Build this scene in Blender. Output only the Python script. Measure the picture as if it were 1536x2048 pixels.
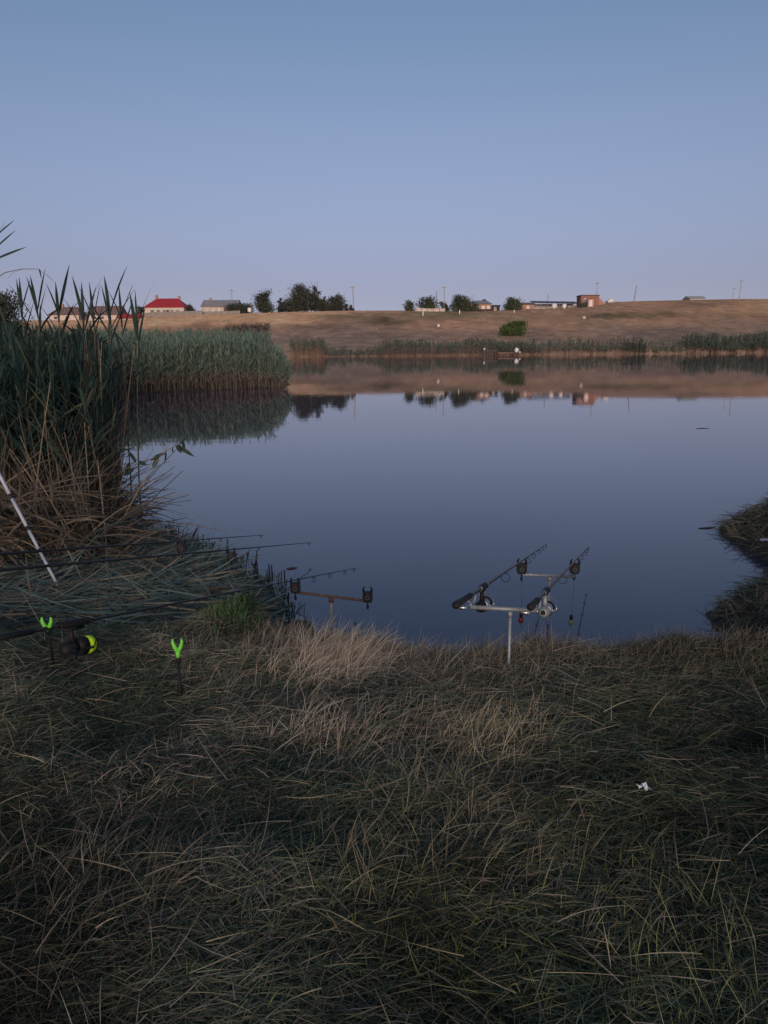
import bpy, math, random
import numpy as np
from mathutils import Vector, Matrix, Euler

for o in list(bpy.data.objects):
    bpy.data.objects.remove(o)
SC = bpy.context.scene
COL = SC.collection
random.seed(4)
rng = np.random.default_rng(11)
PI = math.pi

# ------------------------------------------------------------------ camera
CAMZ, TH, ROLL = 1.95, math.radians(12.23), math.radians(-0.45)
cd = bpy.data.cameras.new('camera')
cam = bpy.data.objects.new('camera', cd)
COL.objects.link(cam)
SC.camera = cam
cd.lens, cd.sensor_width = 27.0, 36.0
cd.clip_start, cd.clip_end = 0.05, 8000
RM = Matrix.Rotation(PI/2 - TH, 3, 'X') @ Matrix.Rotation(ROLL, 3, 'Z')
cam.matrix_world = Matrix.Translation((0, 0, CAMZ)) @ RM.to_4x4()

# ------------------------------------------------------------------ sky and light
SUN_EL = 9.0
world = bpy.data.worlds.new('World')
SC.world = world
world.use_nodes = True
nt = world.node_tree
bg = nt.nodes['Background']
sky = nt.nodes.new('ShaderNodeTexSky')
sky.sky_type = 'NISHITA'
sky.sun_disc = False
sky.sun_elevation = math.radians(SUN_EL)
sky.sun_rotation = math.radians(180)
sky.ozone_density = 3.0
sky.dust_density = 1.0
tc = nt.nodes.new('ShaderNodeTexCoord')
sep = nt.nodes.new('ShaderNodeSeparateXYZ')
ma = nt.nodes.new('ShaderNodeMath'); ma.operation = 'MULTIPLY_ADD'
ma.inputs[1].default_value = 0.86; ma.inputs[2].default_value = 0.115
cmb = nt.nodes.new('ShaderNodeCombineXYZ')
tint = nt.nodes.new('ShaderNodeVectorMath'); tint.operation = 'MULTIPLY'
tint.inputs[1].default_value = (1.49, 1.075, 1.026)
nt.links.new(tc.outputs['Generated'], sep.inputs[0])
nt.links.new(sep.outputs[0], cmb.inputs[0])
nt.links.new(sep.outputs[1], cmb.inputs[1])
nt.links.new(sep.outputs[2], ma.inputs[0])
nt.links.new(ma.outputs[0], cmb.inputs[2])
nt.links.new(cmb.outputs[0], sky.inputs[0])
nt.links.new(sky.outputs[0], tint.inputs[0])
rampz = nt.nodes.new('ShaderNodeValToRGB')                       # the pink-grey band low in the east at dusk
el_ = rampz.color_ramp.elements
el_[0].position, el_[0].color = 0.0, (.90, .73, .76, 1)
el_[1].position, el_[1].color = 1.0, (1.06, 1.12, 1.07, 1)
for p_, c_ in ((.073, (.95, .77, .78, 1)), (.14, (1.105, .955, .94, 1)), (.20, (1.185, 1.065, 1.025, 1)), (.26, (1.175, 1.11, 1.06, 1)), (.31, (1.11, 1.12, 1.068, 1)), (.36, (1.06, 1.12, 1.07, 1))):
    e_ = el_.new(p_); e_.color = c_
band = nt.nodes.new('ShaderNodeVectorMath'); band.operation = 'MULTIPLY'
nt.links.new(sep.outputs[2], rampz.inputs[0])
nt.links.new(tint.outputs[0], band.inputs[0]); nt.links.new(rampz.outputs[0], band.inputs[1])
nt.links.new(band.outputs[0], bg.inputs[0])
bg.inputs[1].default_value = 0.06
ld = bpy.data.lights.new('sun', 'SUN')
ld.energy = 1.15
ld.angle = math.radians(30)
ld.color = (1.0, 0.82, 0.68)
sun = bpy.data.objects.new('sun', ld)
COL.objects.link(sun)
sun.rotation_euler = (math.radians(90 - SUN_EL), 0, 0)      # shines towards +Y, from behind the camera
SC.view_settings.view_transform = 'Standard'
SC.view_settings.look = 'None'
SC.view_settings.gamma = 1
SC.view_settings.use_curve_mapping = False
SC.view_settings.exposure = 1.1
SC.cycles.max_bounces = 6
SC.cycles.diffuse_bounces = 3
SC.cycles.transparent_max_bounces = 6

# ------------------------------------------------------------------ helpers
def ray(px, py):
    return RM @ Vector(((px-768)/1536, (1024-py)/1536, -1))

def P(px, py, Y):
    d = ray(px, py)
    return Vector((0, 0, CAMZ)) + d*(Y/d.y)

def sm(a, b, x):
    t = np.clip((x-a)/(b-a), 0, 1)
    return t*t*(3-2*t)

_ph = np.random.default_rng(3).uniform(0, 6.28, (40, 3))
def noise(x, y, s, k=0):
    """smooth value in about -1..1, feature size s"""
    v = 0
    for i in range(6):
        a = _ph[(i+k*6) % 40, 2]
        f = (0.7+0.35*i)/s*2
        v = v + np.sin((x*math.cos(a)+y*math.sin(a))*f+_ph[(i+k*6) % 40, 0])*np.cos((x*math.sin(a*1.7)-y*math.cos(a*1.7))*f*0.8+_ph[(i+k*6) % 40, 1])
    return v/2.4

POND = np.array([(-.62, 4.35), (-.2, 4.1), (.4, 3.95), (1.0, 3.98), (1.6, 4.05), (2.05, 4.15), (2.52, 4.35), (2.60, 4.75), (2.66, 5.25), (3.08, 5.75), (3.6, 6.2),
    (3.82, 6.7), (3.72, 7.1), (3.78, 7.9), (4.4, 8.5), (6, 10), (9.5, 15), (15, 25), (27, 45), (60, 100), (95, 142), (96, 152),
    (60, 151), (30, 148), (14, 146), (0, 145), (-10, 146), (-18, 148), (-19, 140), (-14, 100), (-9, 60), (-5.6, 44), (-4.9, 40), (-5.1, 38.3),
    (-7.5, 36), (-10.6, 33.8), (-11.3, 32), (-10.8, 28), (-9.8, 22), (-7.9, 16.5), (-5.6, 12.2), (-4.2, 9.9), (-3.2, 8.8), (-2.3, 7.5), (-1.6, 6.7),
    (-1.05, 5.9), (-.8, 5.2)])

def pond_dist(x, y):
    """signed distance to the shoreline, positive on land"""
    x = np.asarray(x, float); y = np.asarray(y, float)
    d = np.full(x.shape, 1e9); ins = np.zeros(x.shape, bool)
    n = len(POND)
    for i in range(n):
        ax, ay = POND[i]; bx, by = POND[(i+1) % n]
        ex, ey = bx-ax, by-ay
        t = np.clip(((x-ax)*ex+(y-ay)*ey)/(ex*ex+ey*ey), 0, 1)
        d = np.minimum(d, np.hypot(x-ax-t*ex, y-ay-t*ey))
        c = ((ay > y) != (by > y)) & (x < (bx-ax)*(y-ay)/(by-ay+1e-12)+ax)
        ins ^= c
    d = np.where(ins, -d, d)
    return d+(.055*noise(x, y, .45, 2)+.03*noise(x, y, .17, 4))*(1-sm(11, 14, np.hypot(x, y)))

SKYL = [(-600, 640), (0, 641), (200, 640), (290, 633), (350, 631), (480, 627), (600, 623), (700, 621), (800, 621), (870, 623), (960, 623), (1060, 618),
        (1150, 616), (1190, 610), (1230, 604), (1300, 602), (1400, 600), (1536, 597), (2100, 592)]
def crest_y(u):
    return np.interp(u, [-.55, .1, .5], [206, 218, 250])
_cu = []; _cz = []
for px, py in SKYL:
    u0 = (px-768)/1536/0.98
    p = P(px, py, float(crest_y(u0)))
    _cu.append(p.x/p.y); _cz.append(p.z)

def ground_z(x, y):
    x = np.asarray(x, float); y = np.asarray(y, float)
    d = pond_dist(x, y)
    lx = 1-sm(-1.3, -.5, x)
    near = 1-sm(4.7-1.0*lx, 6.0-1.2*lx, y)
    bh = 0.16+0.27*near
    bh = np.where(x > 0, np.maximum(bh, (0.40+.08*sm(4.6, 5.4, y))*(1-sm(9, 20, y))), bh)
    bh = bh + 0.25*sm(20, 60, np.hypot(x, y))
    lip = 0.45-0.1*near
    z = np.where(d > 0, bh*sm(-0.12, lip, d), bh*sm(-0.12, lip, 0*d)-0.9*sm(0, 2.2, -d)-0.02)
    z = z + np.where(d > 0.1, 0.032*noise(x, y, .55, 1)+0.018*noise(x, y, .2, 2), 0)*(np.hypot(x, y) < 30)
    u = x/np.maximum(y, 1e-3)
    cy = crest_y(u)
    t = np.clip((y-148)/(cy-148), 0, 1.0)
    shape = 0.75*t**0.8+0.25*sm(0, 1, t)
    hz = np.interp(u, _cu, _cz)*shape
    hz = hz+0.25*noise(x, y, 9, 3)*sm(0, .2, t)*(1-sm(.8, 1, t))+0.5*noise(x, y, 30, 4)*sm(0, .3, t)*(1-sm(.75, 1, t))
    z = np.where(y > 146, np.where(d > 0, z*(1-sm(0, .3, t))+hz, z), z)
    back = sm(3.5, 13, -y)*(1-sm(300, 900, -y))  # unseen rise added behind the camera to hold low sun off the bank
    z = z + np.where(y < 0, 0.7*back+0.15*noise(x, y, 7, 5)*back, 0)
    return z

def gz(x, y):
    return float(ground_z(np.array([x]), np.array([y]))[0])

def G(px, py):
    """the point of the ground seen at that place of the photograph"""
    d = ray(px, py); d = np.array(d/d.y)
    t = np.arange(.3, 14, .01)
    q = np.array((0, 0, CAMZ))[None]+d[None]*t[:, None]
    i = int(np.argmax(q[:, 2] < ground_z(q[:, 0], q[:, 1])))
    return Vector(q[i])

def slopeY(px, py):
    d = ray(px, py); d = np.array(d/d.y)
    t = np.arange(150, 262, .5)
    q = np.array((0, 0, CAMZ))[None]+d[None]*t[:, None]
    h = q[:, 2] <= ground_z(q[:, 0], q[:, 1])
    return float(t[np.argmax(h)]) if h.any() else 230.0

# ---- materials
def new_mat(name):
    m = bpy.data.materials.new(name)
    m.use_nodes = True
    n = m.node_tree
    return m, n, n.nodes['Principled BSDF']

def mat(name, c1, c2=None, scale=8.0, rough=0.7, metal=0.0, bump=0.0, detail=4, spec=0.4, stretch=None):
    m, n, b = new_mat(name)
    b.inputs['Roughness'].default_value = rough
    b.inputs['Metallic'].default_value = metal
    b.inputs['Specular IOR Level'].default_value = spec
    if c2 is None:
        c2 = tuple(v*0.8 for v in c1)
    t = n.nodes.new('ShaderNodeTexCoord')
    z = n.nodes.new('ShaderNodeTexNoise')
    z.inputs['Scale'].default_value = scale; z.inputs['Detail'].default_value = detail
    src = t.outputs['Object']
    if stretch:
        mp = n.nodes.new('ShaderNodeMapping'); mp.inputs['Scale'].default_value = stretch
        n.links.new(src, mp.inputs[0]); src = mp.outputs[0]
    n.links.new(src, z.inputs['Vector'])
    r = n.nodes.new('ShaderNodeValToRGB')
    r.color_ramp.elements[0].position = 0.35; r.color_ramp.elements[1].position = 0.65
    r.color_ramp.elements[0].color = (*c1, 1); r.color_ramp.elements[1].color = (*c2, 1)
    n.links.new(z.outputs['Fac'], r.inputs[0]); n.links.new(r.outputs[0], b.inputs['Base Color'])
    if bump:
        bp = n.nodes.new('ShaderNodeBump'); bp.inputs['Strength'].default_value = bump
        n.links.new(z.outputs['Fac'], bp.inputs['Height']); n.links.new(bp.outputs[0], b.inputs['Normal'])
    return m

def tint_mat(name, trans=0.25, noise_scale=None, amount=0.3):
    """colour comes from the 'tint' attribute: every blade has its own"""
    m = bpy.data.materials.new(name); m.use_nodes = True
    n = m.node_tree
    for x in list(n.nodes): n.nodes.remove(x)
    out = n.nodes.new('ShaderNodeOutputMaterial')
    a = n.nodes.new('ShaderNodeAttribute'); a.attribute_name = 'tint'
    col = a.outputs['Color']
    if noise_scale:
        t = n.nodes.new('ShaderNodeTexCoord'); z = n.nodes.new('ShaderNodeTexNoise')
        z.inputs['Scale'].default_value = noise_scale; z.inputs['Detail'].default_value = 8; z.inputs['Roughness'].default_value = .65
        n.links.new(t.outputs['Object'], z.inputs['Vector'])
        mr = n.nodes.new('ShaderNodeMapRange'); mr.inputs['From Min'].default_value = .3; mr.inputs['From Max'].default_value = .7
        mr.inputs['To Min'].default_value = 1-amount; mr.inputs['To Max'].default_value = 1+amount
        n.links.new(z.outputs['Fac'], mr.inputs[0])
        mu = n.nodes.new('ShaderNodeVectorMath'); mu.operation = 'SCALE'
        n.links.new(col, mu.inputs[0]); n.links.new(mr.outputs[0], mu.inputs['Scale']); col = mu.outputs[0]
    df = n.nodes.new('ShaderNodeBsdfDiffuse'); n.links.new(col, df.inputs[0])
    res = df.outputs[0]
    if trans:
        tr = n.nodes.new('ShaderNodeBsdfTranslucent'); n.links.new(col, tr.inputs[0])
        mx = n.nodes.new('ShaderNodeMixShader'); mx.inputs[0].default_value = trans
        n.links.new(res, mx.inputs[1]); n.links.new(tr.outputs[0], mx.inputs[2]); res = mx.outputs[0]
    n.links.new(res, out.inputs[0])
    return m

M = {}
M['blade'] = tint_mat('plant_blade', .22)
M['leaf'] = tint_mat('tree_leaf', .45)
M['hill'] = tint_mat('hill_grass', 0, .45, .32)
M['soil'] = mat('bank_soil', (.030, .026, .020), (.055, .047, .035), 9, .95, bump=.5)
M['bark'] = mat('bark', (.06, .05, .04), (.11, .09, .07), 12, .9, bump=.4, stretch=(1, 1, .2))
M['reed_stem'] = mat('reed_stem', (.10, .10, .065), (.17, .145, .09), 20, .6, stretch=(1, 1, .2))
M['reed_leaf'] = mat('reed_leaf', (.024, .042, .038), (.040, .062, .052), 6, .8, spec=.15)
M['black'] = mat('black_plastic', (.010, .010, .012), (.016, .016, .018), 60, .6, spec=.2)
M['carbon'] = mat('dark_carbon_blank', (.012, .012, .014), (.022, .020, .022), 40, .35)
M['brownrod'] = mat('brown_red_blank', (.045, .028, .026), (.065, .038, .034), 40, .4)
M['foam'] = mat('dark_foam', (.014, .014, .015), (.022, .022, .022), 90, .85, bump=.2)
M['silver'] = mat('brushed_aluminium', (.40, .41, .43), (.5, .51, .53), 60, .3, .9)
M['greymetal'] = mat('galvanised_steel', (.20, .225, .235), (.27, .30, .31), 50, .5, .3)
M['rust'] = mat('rusty_tube', (.16, .085, .06), (.09, .05, .038), 35, .8, bump=.3)
M['whitemetal'] = mat('pale_painted_metal', (.22, .22, .21), (.28, .28, .27), 40, .55)
M['chart'] = mat('chartreuse_line', (.62, .95, .02), (.55, .88, .02), 80, .5)
M['vgreen'] = mat('bright_green_plastic', (.17, .66, .06), (.15, .58, .05), 50, .45)
M['bronze'] = mat('copper_line', (.30, .15, .09), (.38, .2, .12), 120, .4, .2)
M['redpl'] = mat('red_plastic', (.26, .035, .035), None, 50, .6)
M['yelpl'] = mat('pale_green_plastic', (.25, .28, .11), None, 50, .45)
M['line'] = mat('fishing_line', (.05, .05, .06), None, 50, .5)
M['polewhite'] = mat('white_pole_paint', (.46, .50, .55), (.36, .41, .47), 14, .6)
M['poledark'] = mat('dark_pole_band', (.02, .022, .025), None, 30, .6)
M['paper'] = mat('white_scrap', (.78, .78, .78), (.66, .68, .70), 30, .8)
M['bluepl'] = mat('blue_scrap', (.20, .38, .46), None, 30, .6)
M['redroof'] = mat('red_metal_roof', (.36, .028, .035), (.42, .04, .045), 1.2, .6)
M['greyroof'] = mat('grey_slate_roof', (.22, .22, .23), (.30, .30, .31), 1.5, .8)
M['brownroof'] = mat('brown_tile_roof', (.17, .11, .10), (.22, .15, .13), 2, .85)
M['plaster'] = mat('pale_plaster', (.50, .42, .36), (.58, .50, .43), 1.5, .9)
M['plaster2'] = mat('tan_plaster', (.42, .32, .26), (.48, .38, .31), 1.5, .9)
M['brick'] = mat('orange_brick', (.34, .19, .14), (.40, .24, .18), 2.5, .9)
M['brick2'] = mat('dark_red_brick', (.23, .115, .085), (.29, .15, .11), 2.5, .9)
M['white'] = mat('white_wash', (.74, .72, .68), (.62, .60, .57), 2, .9)
M['glass'] = mat('window_glass', (.03, .035, .04), None, 2, .15, spec=.6)
M['winframe'] = mat('white_window_frame', (.68, .66, .62), None, 3, .7)
M['greywood'] = mat('weathered_boards', (.20, .18, .165), (.27, .245, .22), 2.5, .9)
M['darkwood'] = mat('dark_boards', (.06, .045, .04), (.09, .065, .055), 2.5, .9)
M['darkroof'] = mat('dark_sheet_roof', (.05, .05, .058), (.10, .10, .11), .8, .7)
M['darkred'] = mat('dark_red_sheet', (.09, .04, .04), (.06, .03, .03), 1, .8)
M['concrete'] = mat('concrete_pole', (.30, .28, .26), (.36, .34, .32), 2, .9)
M['palegrey'] = mat('pale_grey_render', (.36, .37, .34), (.42, .42, .40), 1.5, .9)
M['tank'] = mat('dark_tank', (.03, .035, .045), None, 2, .5)
M['pinkdoor'] = mat('pink_painted_boards', (.46, .27, .24), (.54, .34, .30), 2, .85)

# ---- mesh building
class MB:
    def __init__(s): s.v = []; s.f = []
    def add(s, v, f):
        n = len(s.v); s.v += [tuple(p) for p in v]; s.f += [tuple(i+n for i in q) for q in f]; return s
    def box(s, x0, x1, y0, y1, z0, z1):
        return s.add([(x0, y0, z0), (x1, y0, z0), (x1, y1, z0), (x0, y1, z0), (x0, y0, z1), (x1, y0, z1), (x1, y1, z1), (x0, y1, z1)],
                     [(0, 3, 2, 1), (4, 5, 6, 7), (0, 1, 5, 4), (1, 2, 6, 5), (2, 3, 7, 6), (3, 0, 4, 7)])
    def tube(s, pts, rad, n=8, cap=True):
        pts = [Vector(p) for p in pts]
        if not hasattr(rad, '__len__'): rad = [rad]*len(pts)
        vs = []; fs = []
        up = None
        for i, p in enumerate(pts):
            t = (pts[min(i+1, len(pts)-1)]-pts[max(i-1, 0)]).normalized()
            if up is None:
                up = Vector((0, 0, 1)) if abs(t.z) < .9 else Vector((1, 0, 0))
            a = t.cross(up).normalized(); b = a.cross(t).normalized(); up = b
            for k in range(n):
                th = 2*PI*k/n
                vs.append(p+(a*math.cos(th)+b*math.sin(th))*rad[i])
        for i in range(len(pts)-1):
            for k in range(n):
                fs.append((i*n+k, i*n+(k+1) % n, (i+1)*n+(k+1) % n, (i+1)*n+k))
        if cap:
            fs.append(tuple(range(n))[::-1]); fs.append(tuple((len(pts)-1)*n+k for k in range(n)))
        return s.add(vs, fs)
    def lathe(s, c, axis, prof, n=16):
        """prof: (distance along axis, radius)"""
        c = Vector(c); ax = Vector(axis).normalized()
        pts = [c+ax*h for h, r in prof]
        up = Vector((0, 0, 1)) if abs(ax.z) < .9 else Vector((1, 0, 0))
        a = ax.cross(up).normalized(); b = a.cross(ax).normalized()
        vs = []; fs = []
        for p, (h, r) in zip(pts, prof):
            for k in range(n):
                th = 2*PI*k/n; vs.append(p+(a*math.cos(th)+b*math.sin(th))*r)
        m = len(prof)
        for i in range(m-1):
            for k in range(n): fs.append((i*n+k, i*n+(k+1) % n, (i+1)*n+(k+1) % n, (i+1)*n+k))
        fs.append(tuple(range(n))[::-1]); fs.append(tuple((m-1)*n+k for k in range(n)))
        return s.add(vs, fs)
    def ball(s, c, r, n=10, jit=0.0, seed=0):
        rr = random.Random(seed)
        if not hasattr(r, '__len__'): r = (r, r, r)
        vs = [(c[0], c[1], c[2]+r[2])]; fs = []; m = n//2
        for i in range(1, m):
            for k in range(n):
                a = PI*i/m; b = 2*PI*k/n; q = 1+rr.uniform(-jit, jit)
                vs.append((c[0]+r[0]*q*math.sin(a)*math.cos(b), c[1]+r[1]*q*math.sin(a)*math.sin(b), c[2]+r[2]*q*math.cos(a)))
        vs.append((c[0], c[1], c[2]-r[2]))
        for k in range(n): fs.append((0, 1+k, 1+(k+1) % n))
        for i in range(m-2):
            for k in range(n): fs.append((1+i*n+k, 1+(i+1)*n+k, 1+(i+1)*n+(k+1) % n, 1+i*n+(k+1) % n))
        L = len(vs)-1; b0 = 1+(m-2)*n
        for k in range(n): fs.append((L, b0+(k+1) % n, b0+k))
        return s.add(vs, fs)
    def ring(s, c, axis, R, r, n=14, m=5, arc=(0, 2*PI)):
        c = Vector(c); ax = Vector(axis).normalized()
        up = Vector((0, 0, 1)) if abs(ax.z) < .9 else Vector((1, 0, 0))
        a = ax.cross(up).normalized(); b = a.cross(ax).normalized()
        full = abs(arc[1]-arc[0]-2*PI) < 1e-6
        pts = [c+(a*math.cos(arc[0]+(arc[1]-arc[0])*k/n)+b*math.sin(arc[0]+(arc[1]-arc[0])*k/n))*R for k in range(n+1)]
        return s.tube(pts, r, m, cap=not full)
    def build(s, name, m, parent=None, smooth=False):
        me = bpy.data.meshes.new(name)
        me.from_pydata(s.v, [], s.f)
        if smooth: me.polygons.foreach_set('use_smooth', [True]*len(me.polygons))
        me.materials.append(M[m] if isinstance(m, str) else m)
        o = bpy.data.objects.new(name, me); COL.objects.link(o)
        if parent: o.parent = parent
        return o

def tag(o, label=None, cat=None, group=None, kind=None):
    if label: o['label'] = label
    if cat: o['category'] = cat
    if group: o['group'] = group
    if kind: o['kind'] = kind
    return o

def thing(name, loc, label, cat, group=None, rz=0):
    o = bpy.data.objects.new(name, None); COL.objects.link(o)
    o.empty_display_size = .1
    o.location = loc; o.rotation_euler = (0, 0, rz)
    return tag(o, label, cat, group)

def np_mesh(name, V, F, C, m, parent=None):
    """V (n,3), F (k,4) or (k,3), C (n,3)"""
    me = bpy.data.meshes.new(name)
    q = F.shape[1]
    me.vertices.add(len(V)); me.vertices.foreach_set('co', V.astype(np.float32).ravel())
    me.loops.add(F.size); me.loops.foreach_set('vertex_index', F.astype(np.int32).ravel())
    me.polygons.add(len(F)); me.polygons.foreach_set('loop_start', np.arange(0, F.size, q, dtype=np.int32))
    me.polygons.foreach_set('loop_total', np.full(len(F), q, dtype=np.int32))
    me.update(calc_edges=True)
    if C is not None:
        at = me.color_attributes.new('tint', 'FLOAT_COLOR', 'POINT')
        c4 = np.ones((len(V), 4), np.float32); c4[:, :3] = C
        at.data.foreach_set('color', c4.ravel())
    me.materials.append(M[m])
    o = bpy.data.objects.new(name, me); COL.objects.link(o)
    if parent: o.parent = parent
    return o

WP = {'blade': lambda t: np.clip(1.02-t**1.8, .02, 1), 'leaf': lambda t: np.clip(.35+3.2*t*(1-t)**1.1-.35*t**3, .02, None), 'stem': lambda t: 1-.55*t, 'stub': lambda t: 1-.2*t}
def strips(B, D, L, W, droop, col, S=3, prof='blade', curl=0.0):
    """many curved ribbons: base, direction, length, width, droop, colour"""
    N = len(B); L = np.broadcast_to(L, (N,)); W = np.broadcast_to(W, (N,)); droop = np.broadcast_to(droop, (N,))
    D = D/np.linalg.norm(D, axis=1, keepdims=True)
    R = rng.normal(size=(N, 3)); Sd = np.cross(D, R); Sd /= np.linalg.norm(Sd, axis=1, keepdims=True)+1e-9
    Cv = np.cross(D, Sd)
    t = np.linspace(0, 1, S+1)
    Pp = B[:, None]+D[:, None]*(L[:, None]*t)[..., None]
    Pp = Pp+(Cv*np.broadcast_to(curl, (N,))[:, None]*L[:, None])[:, None]*(t*t)[None, :, None]
    Pp[..., 2] -= (droop*L)[:, None]*t*t
    w = (W[:, None]*WP[prof](t)[None])[..., None]*.5
    V = np.stack([Pp-Sd[:, None]*w, Pp+Sd[:, None]*w], axis=2).reshape(-1, 3)
    b = (np.arange(N)*(S+1)*2)[:, None]+np.arange(S)[None]*2
    F = np.stack([b, b+1, b+3, b+2], -1).reshape(-1, 4)
    C = np.repeat(np.asarray(col), (S+1)*2, axis=0)
    return V, F, C

def join(parts):
    Vs, Fs, Cs = [], [], []; n = 0
    for V, F, C in parts:
        Vs.append(V); Fs.append(F+n); Cs.append(C); n += len(V)
    return np.concatenate(Vs), np.concatenate(Fs), np.concatenate(Cs)

def mixcol(N, cols, wts=None, var=.25):
    cols = np.asarray(cols)
    i = rng.choice(len(cols), N, p=wts)
    return cols[i]*rng.uniform(1-var, 1+var, (N, 1))

def dirs(N, az, azs, el, els):
    a = rng.normal(az, azs, N) if azs is not None else rng.uniform(0, 2*PI, N)
    e = np.clip(rng.normal(el, els, N), -.2, PI/2)
    return np.stack([np.cos(a)*np.cos(e), np.sin(a)*np.cos(e), np.sin(e)], 1)

# ------------------------------------------------------------------ terrain
azf = np.radians(np.arange(-34, 34.01, .2))
azb = np.radians(np.concatenate([np.arange(38, 181, 4.), np.arange(184, 323, 4.)]))
AZ = np.concatenate([azf, azb])
r = [.25]
while r[-1] < 3200:
    x = r[-1]
    r.append(x+(max(.05, .03*x) if x < 20 else .05*x if x < 130 else 1.6 if x < 268 else .12*x))
RR = np.array(r)
gx = RR[:, None]*np.sin(AZ)[None]; gy = RR[:, None]*np.cos(AZ)[None]
gzv = ground_z(gx, gy)
nA, nR = len(AZ), len(RR)
V = np.stack([gx, gy, gzv], -1).reshape(-1, 3)
ii, jj = np.meshgrid(np.arange(nR-1), np.arange(nA), indexing='ij')
F = np.stack([ii*nA+jj, (ii+1)*nA+jj, (ii+1)*nA+(jj+1) % nA, ii*nA+(jj+1) % nA], -1)[:, :, ::-1]
split = int(np.searchsorted(RR, 110))

def hill_colour(x, y, z):
    """dry grass colours of the slope, by place"""
    c = np.zeros(x.shape+(3,))
    u = x/np.maximum(y, 1); cy = crest_y(u); t = np.clip((y-148)/(cy-148), 0, 1.3)
    pxx = 768+u*1536*.98
    straw = np.array([.80, .49, .275]); rosy = np.array([.48, .295, .185]); grey = np.array([.34, .25, .19]); green = np.array([.27, .23, .13]); rust = np.array([.52, .28, .17])
    n1 = noise(x, y*.35, 9, 0); n2 = noise(x, y*.3, 22, 2); n3 = noise(x, y*.5, 3.5, 4)
    c[:] = rosy
    def mixin(cc, w):
        w = np.clip(w, 0, 1)[..., None]; c[:] = c*(1-w)+cc*w
    mixin(grey, .75*(1-sm(.25, .6, t))+.35*n2)
    mixin(straw, sm(.45, .8, t+.08*n1)*(1-sm(560, 760, pxx))+.45*sm(.8, .95, t)*(1-sm(780, 840, pxx)))
    mixin(straw*.85, .5*sm(1330, 1536, pxx)*sm(.5, .9, t+.15*n2))
    pyy = 691-(z-CAMZ)/np.maximum(y, 1)*1536-(pxx-768)*.0079
    def spot(cc, px, py, wx, wy, k):
        e = ((pxx-px)/wx)**2+((pyy-py-3*n3)/wy)**2
        mixin(cc, k*np.exp(-e**1.5))
    dark = np.array([.15, .115, .075])
    mixin(rust, .6*sm(.9, 1.0, t)*sm(1190, 1300, pxx))
    spot(green, 885, 632, 85, 9, .85); spot(green*.9, 1030, 640, 60, 6, .5)
    spot(dark, 772, 645, 52, 9, .9); spot(green*.75, 690, 637, 75, 6, .7); spot(dark, 640, 655, 60, 7, .4)
    spot(dark, 1200, 635, 45, 7, .9); spot(green*.7, 1275, 633, 80, 7, .75); spot(dark, 1385, 612, 60, 5, .55); spot(green*.9, 1440, 634, 60, 6, .4)
    spot(dark*1.2, 490, 660, 50, 9, .8); spot(grey*.8, 700, 672, 110, 12, .6); spot(grey*.75, 1330, 672, 130, 13, .6); spot(grey*.8, 1000, 668, 90, 10, .45)
    spot(straw*1.05, 540, 640, 110, 10, .6); spot(straw, 360, 642, 90, 10, .6); spot(straw*.85, 1480, 622, 90, 10, .5)
    c *= (1+.10*n1+.05*n3)[..., None]
    return np.clip(c, .02, .8)

def sub_terrain(name, i0, i1, m, colour=None):
    ff = F[i0:i1].reshape(-1, 4)-i0*nA
    vv = V[i0*nA:(i1+1)*nA]
    C = hill_colour(vv[:, 0], vv[:, 1], vv[:, 2]) if colour else None
    o = np_mesh(name, vv, ff, C, m)
    o.data.polygons.foreach_set('use_smooth', [True]*len(o.data.polygons))
    return o
g0 = sub_terrain('ground', 0, split, 'soil')
tag(g0, 'dark trodden soil of the grassy pond bank', 'ground', kind='structure')
g1 = sub_terrain('hillside', split, nR-1, 'hill', True)
tag(g1, 'dry brown grass slope beyond the pond', 'hill', kind='structure')

# water
mw, n, b = new_mat('pond_water')
b.inputs['Base Color'].default_value = (.050, .042, .085, 1)
b.inputs['Roughness'].default_value = .02
b.inputs['IOR'].default_value = 1.40
t = n.nodes.new('ShaderNodeTexCoord'); z1 = n.nodes.new('ShaderNodeTexNoise'); mp = n.nodes.new('ShaderNodeMapping')
mp.inputs['Scale'].default_value = (.9, 1.6, 1)
z1.inputs['Scale'].default_value = 1.3; z1.inputs['Detail'].default_value = 3
bp = n.nodes.new('ShaderNodeBump'); bp.inputs['Strength'].default_value = .03; bp.inputs['Distance'].default_value = .04
n.links.new(t.outputs['Object'], mp.inputs[0]); n.links.new(mp.outputs[0], z1.inputs['Vector'])
n.links.new(z1.outputs['Fac'], bp.inputs['Height']); n.links.new(bp.outputs[0], b.inputs['Normal'])
M['water'] = mw
w = MB().add([(-24, 3.2, 0), (120, 3.2, 0), (120, 165, 0), (-24, 165, 0)], [(0, 1, 2, 3)]).build('water', 'water')
tag(w, 'still dark pond water mirroring the evening sky', 'water', kind='structure')

# ------------------------------------------------------------------ far bank: tufts, reeds
def scatter(n, x0, x1, y0, y1, keep=None):
    x = rng.uniform(x0, x1, n); y = rng.uniform(y0, y1, n)
    if keep is not None:
        k = keep(x, y); x, y = x[k], y[k]
    return x, y
def on_ground(x, y, dz=0.0):
    return np.stack([x, y, ground_z(x, y)+dz], 1)

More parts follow.
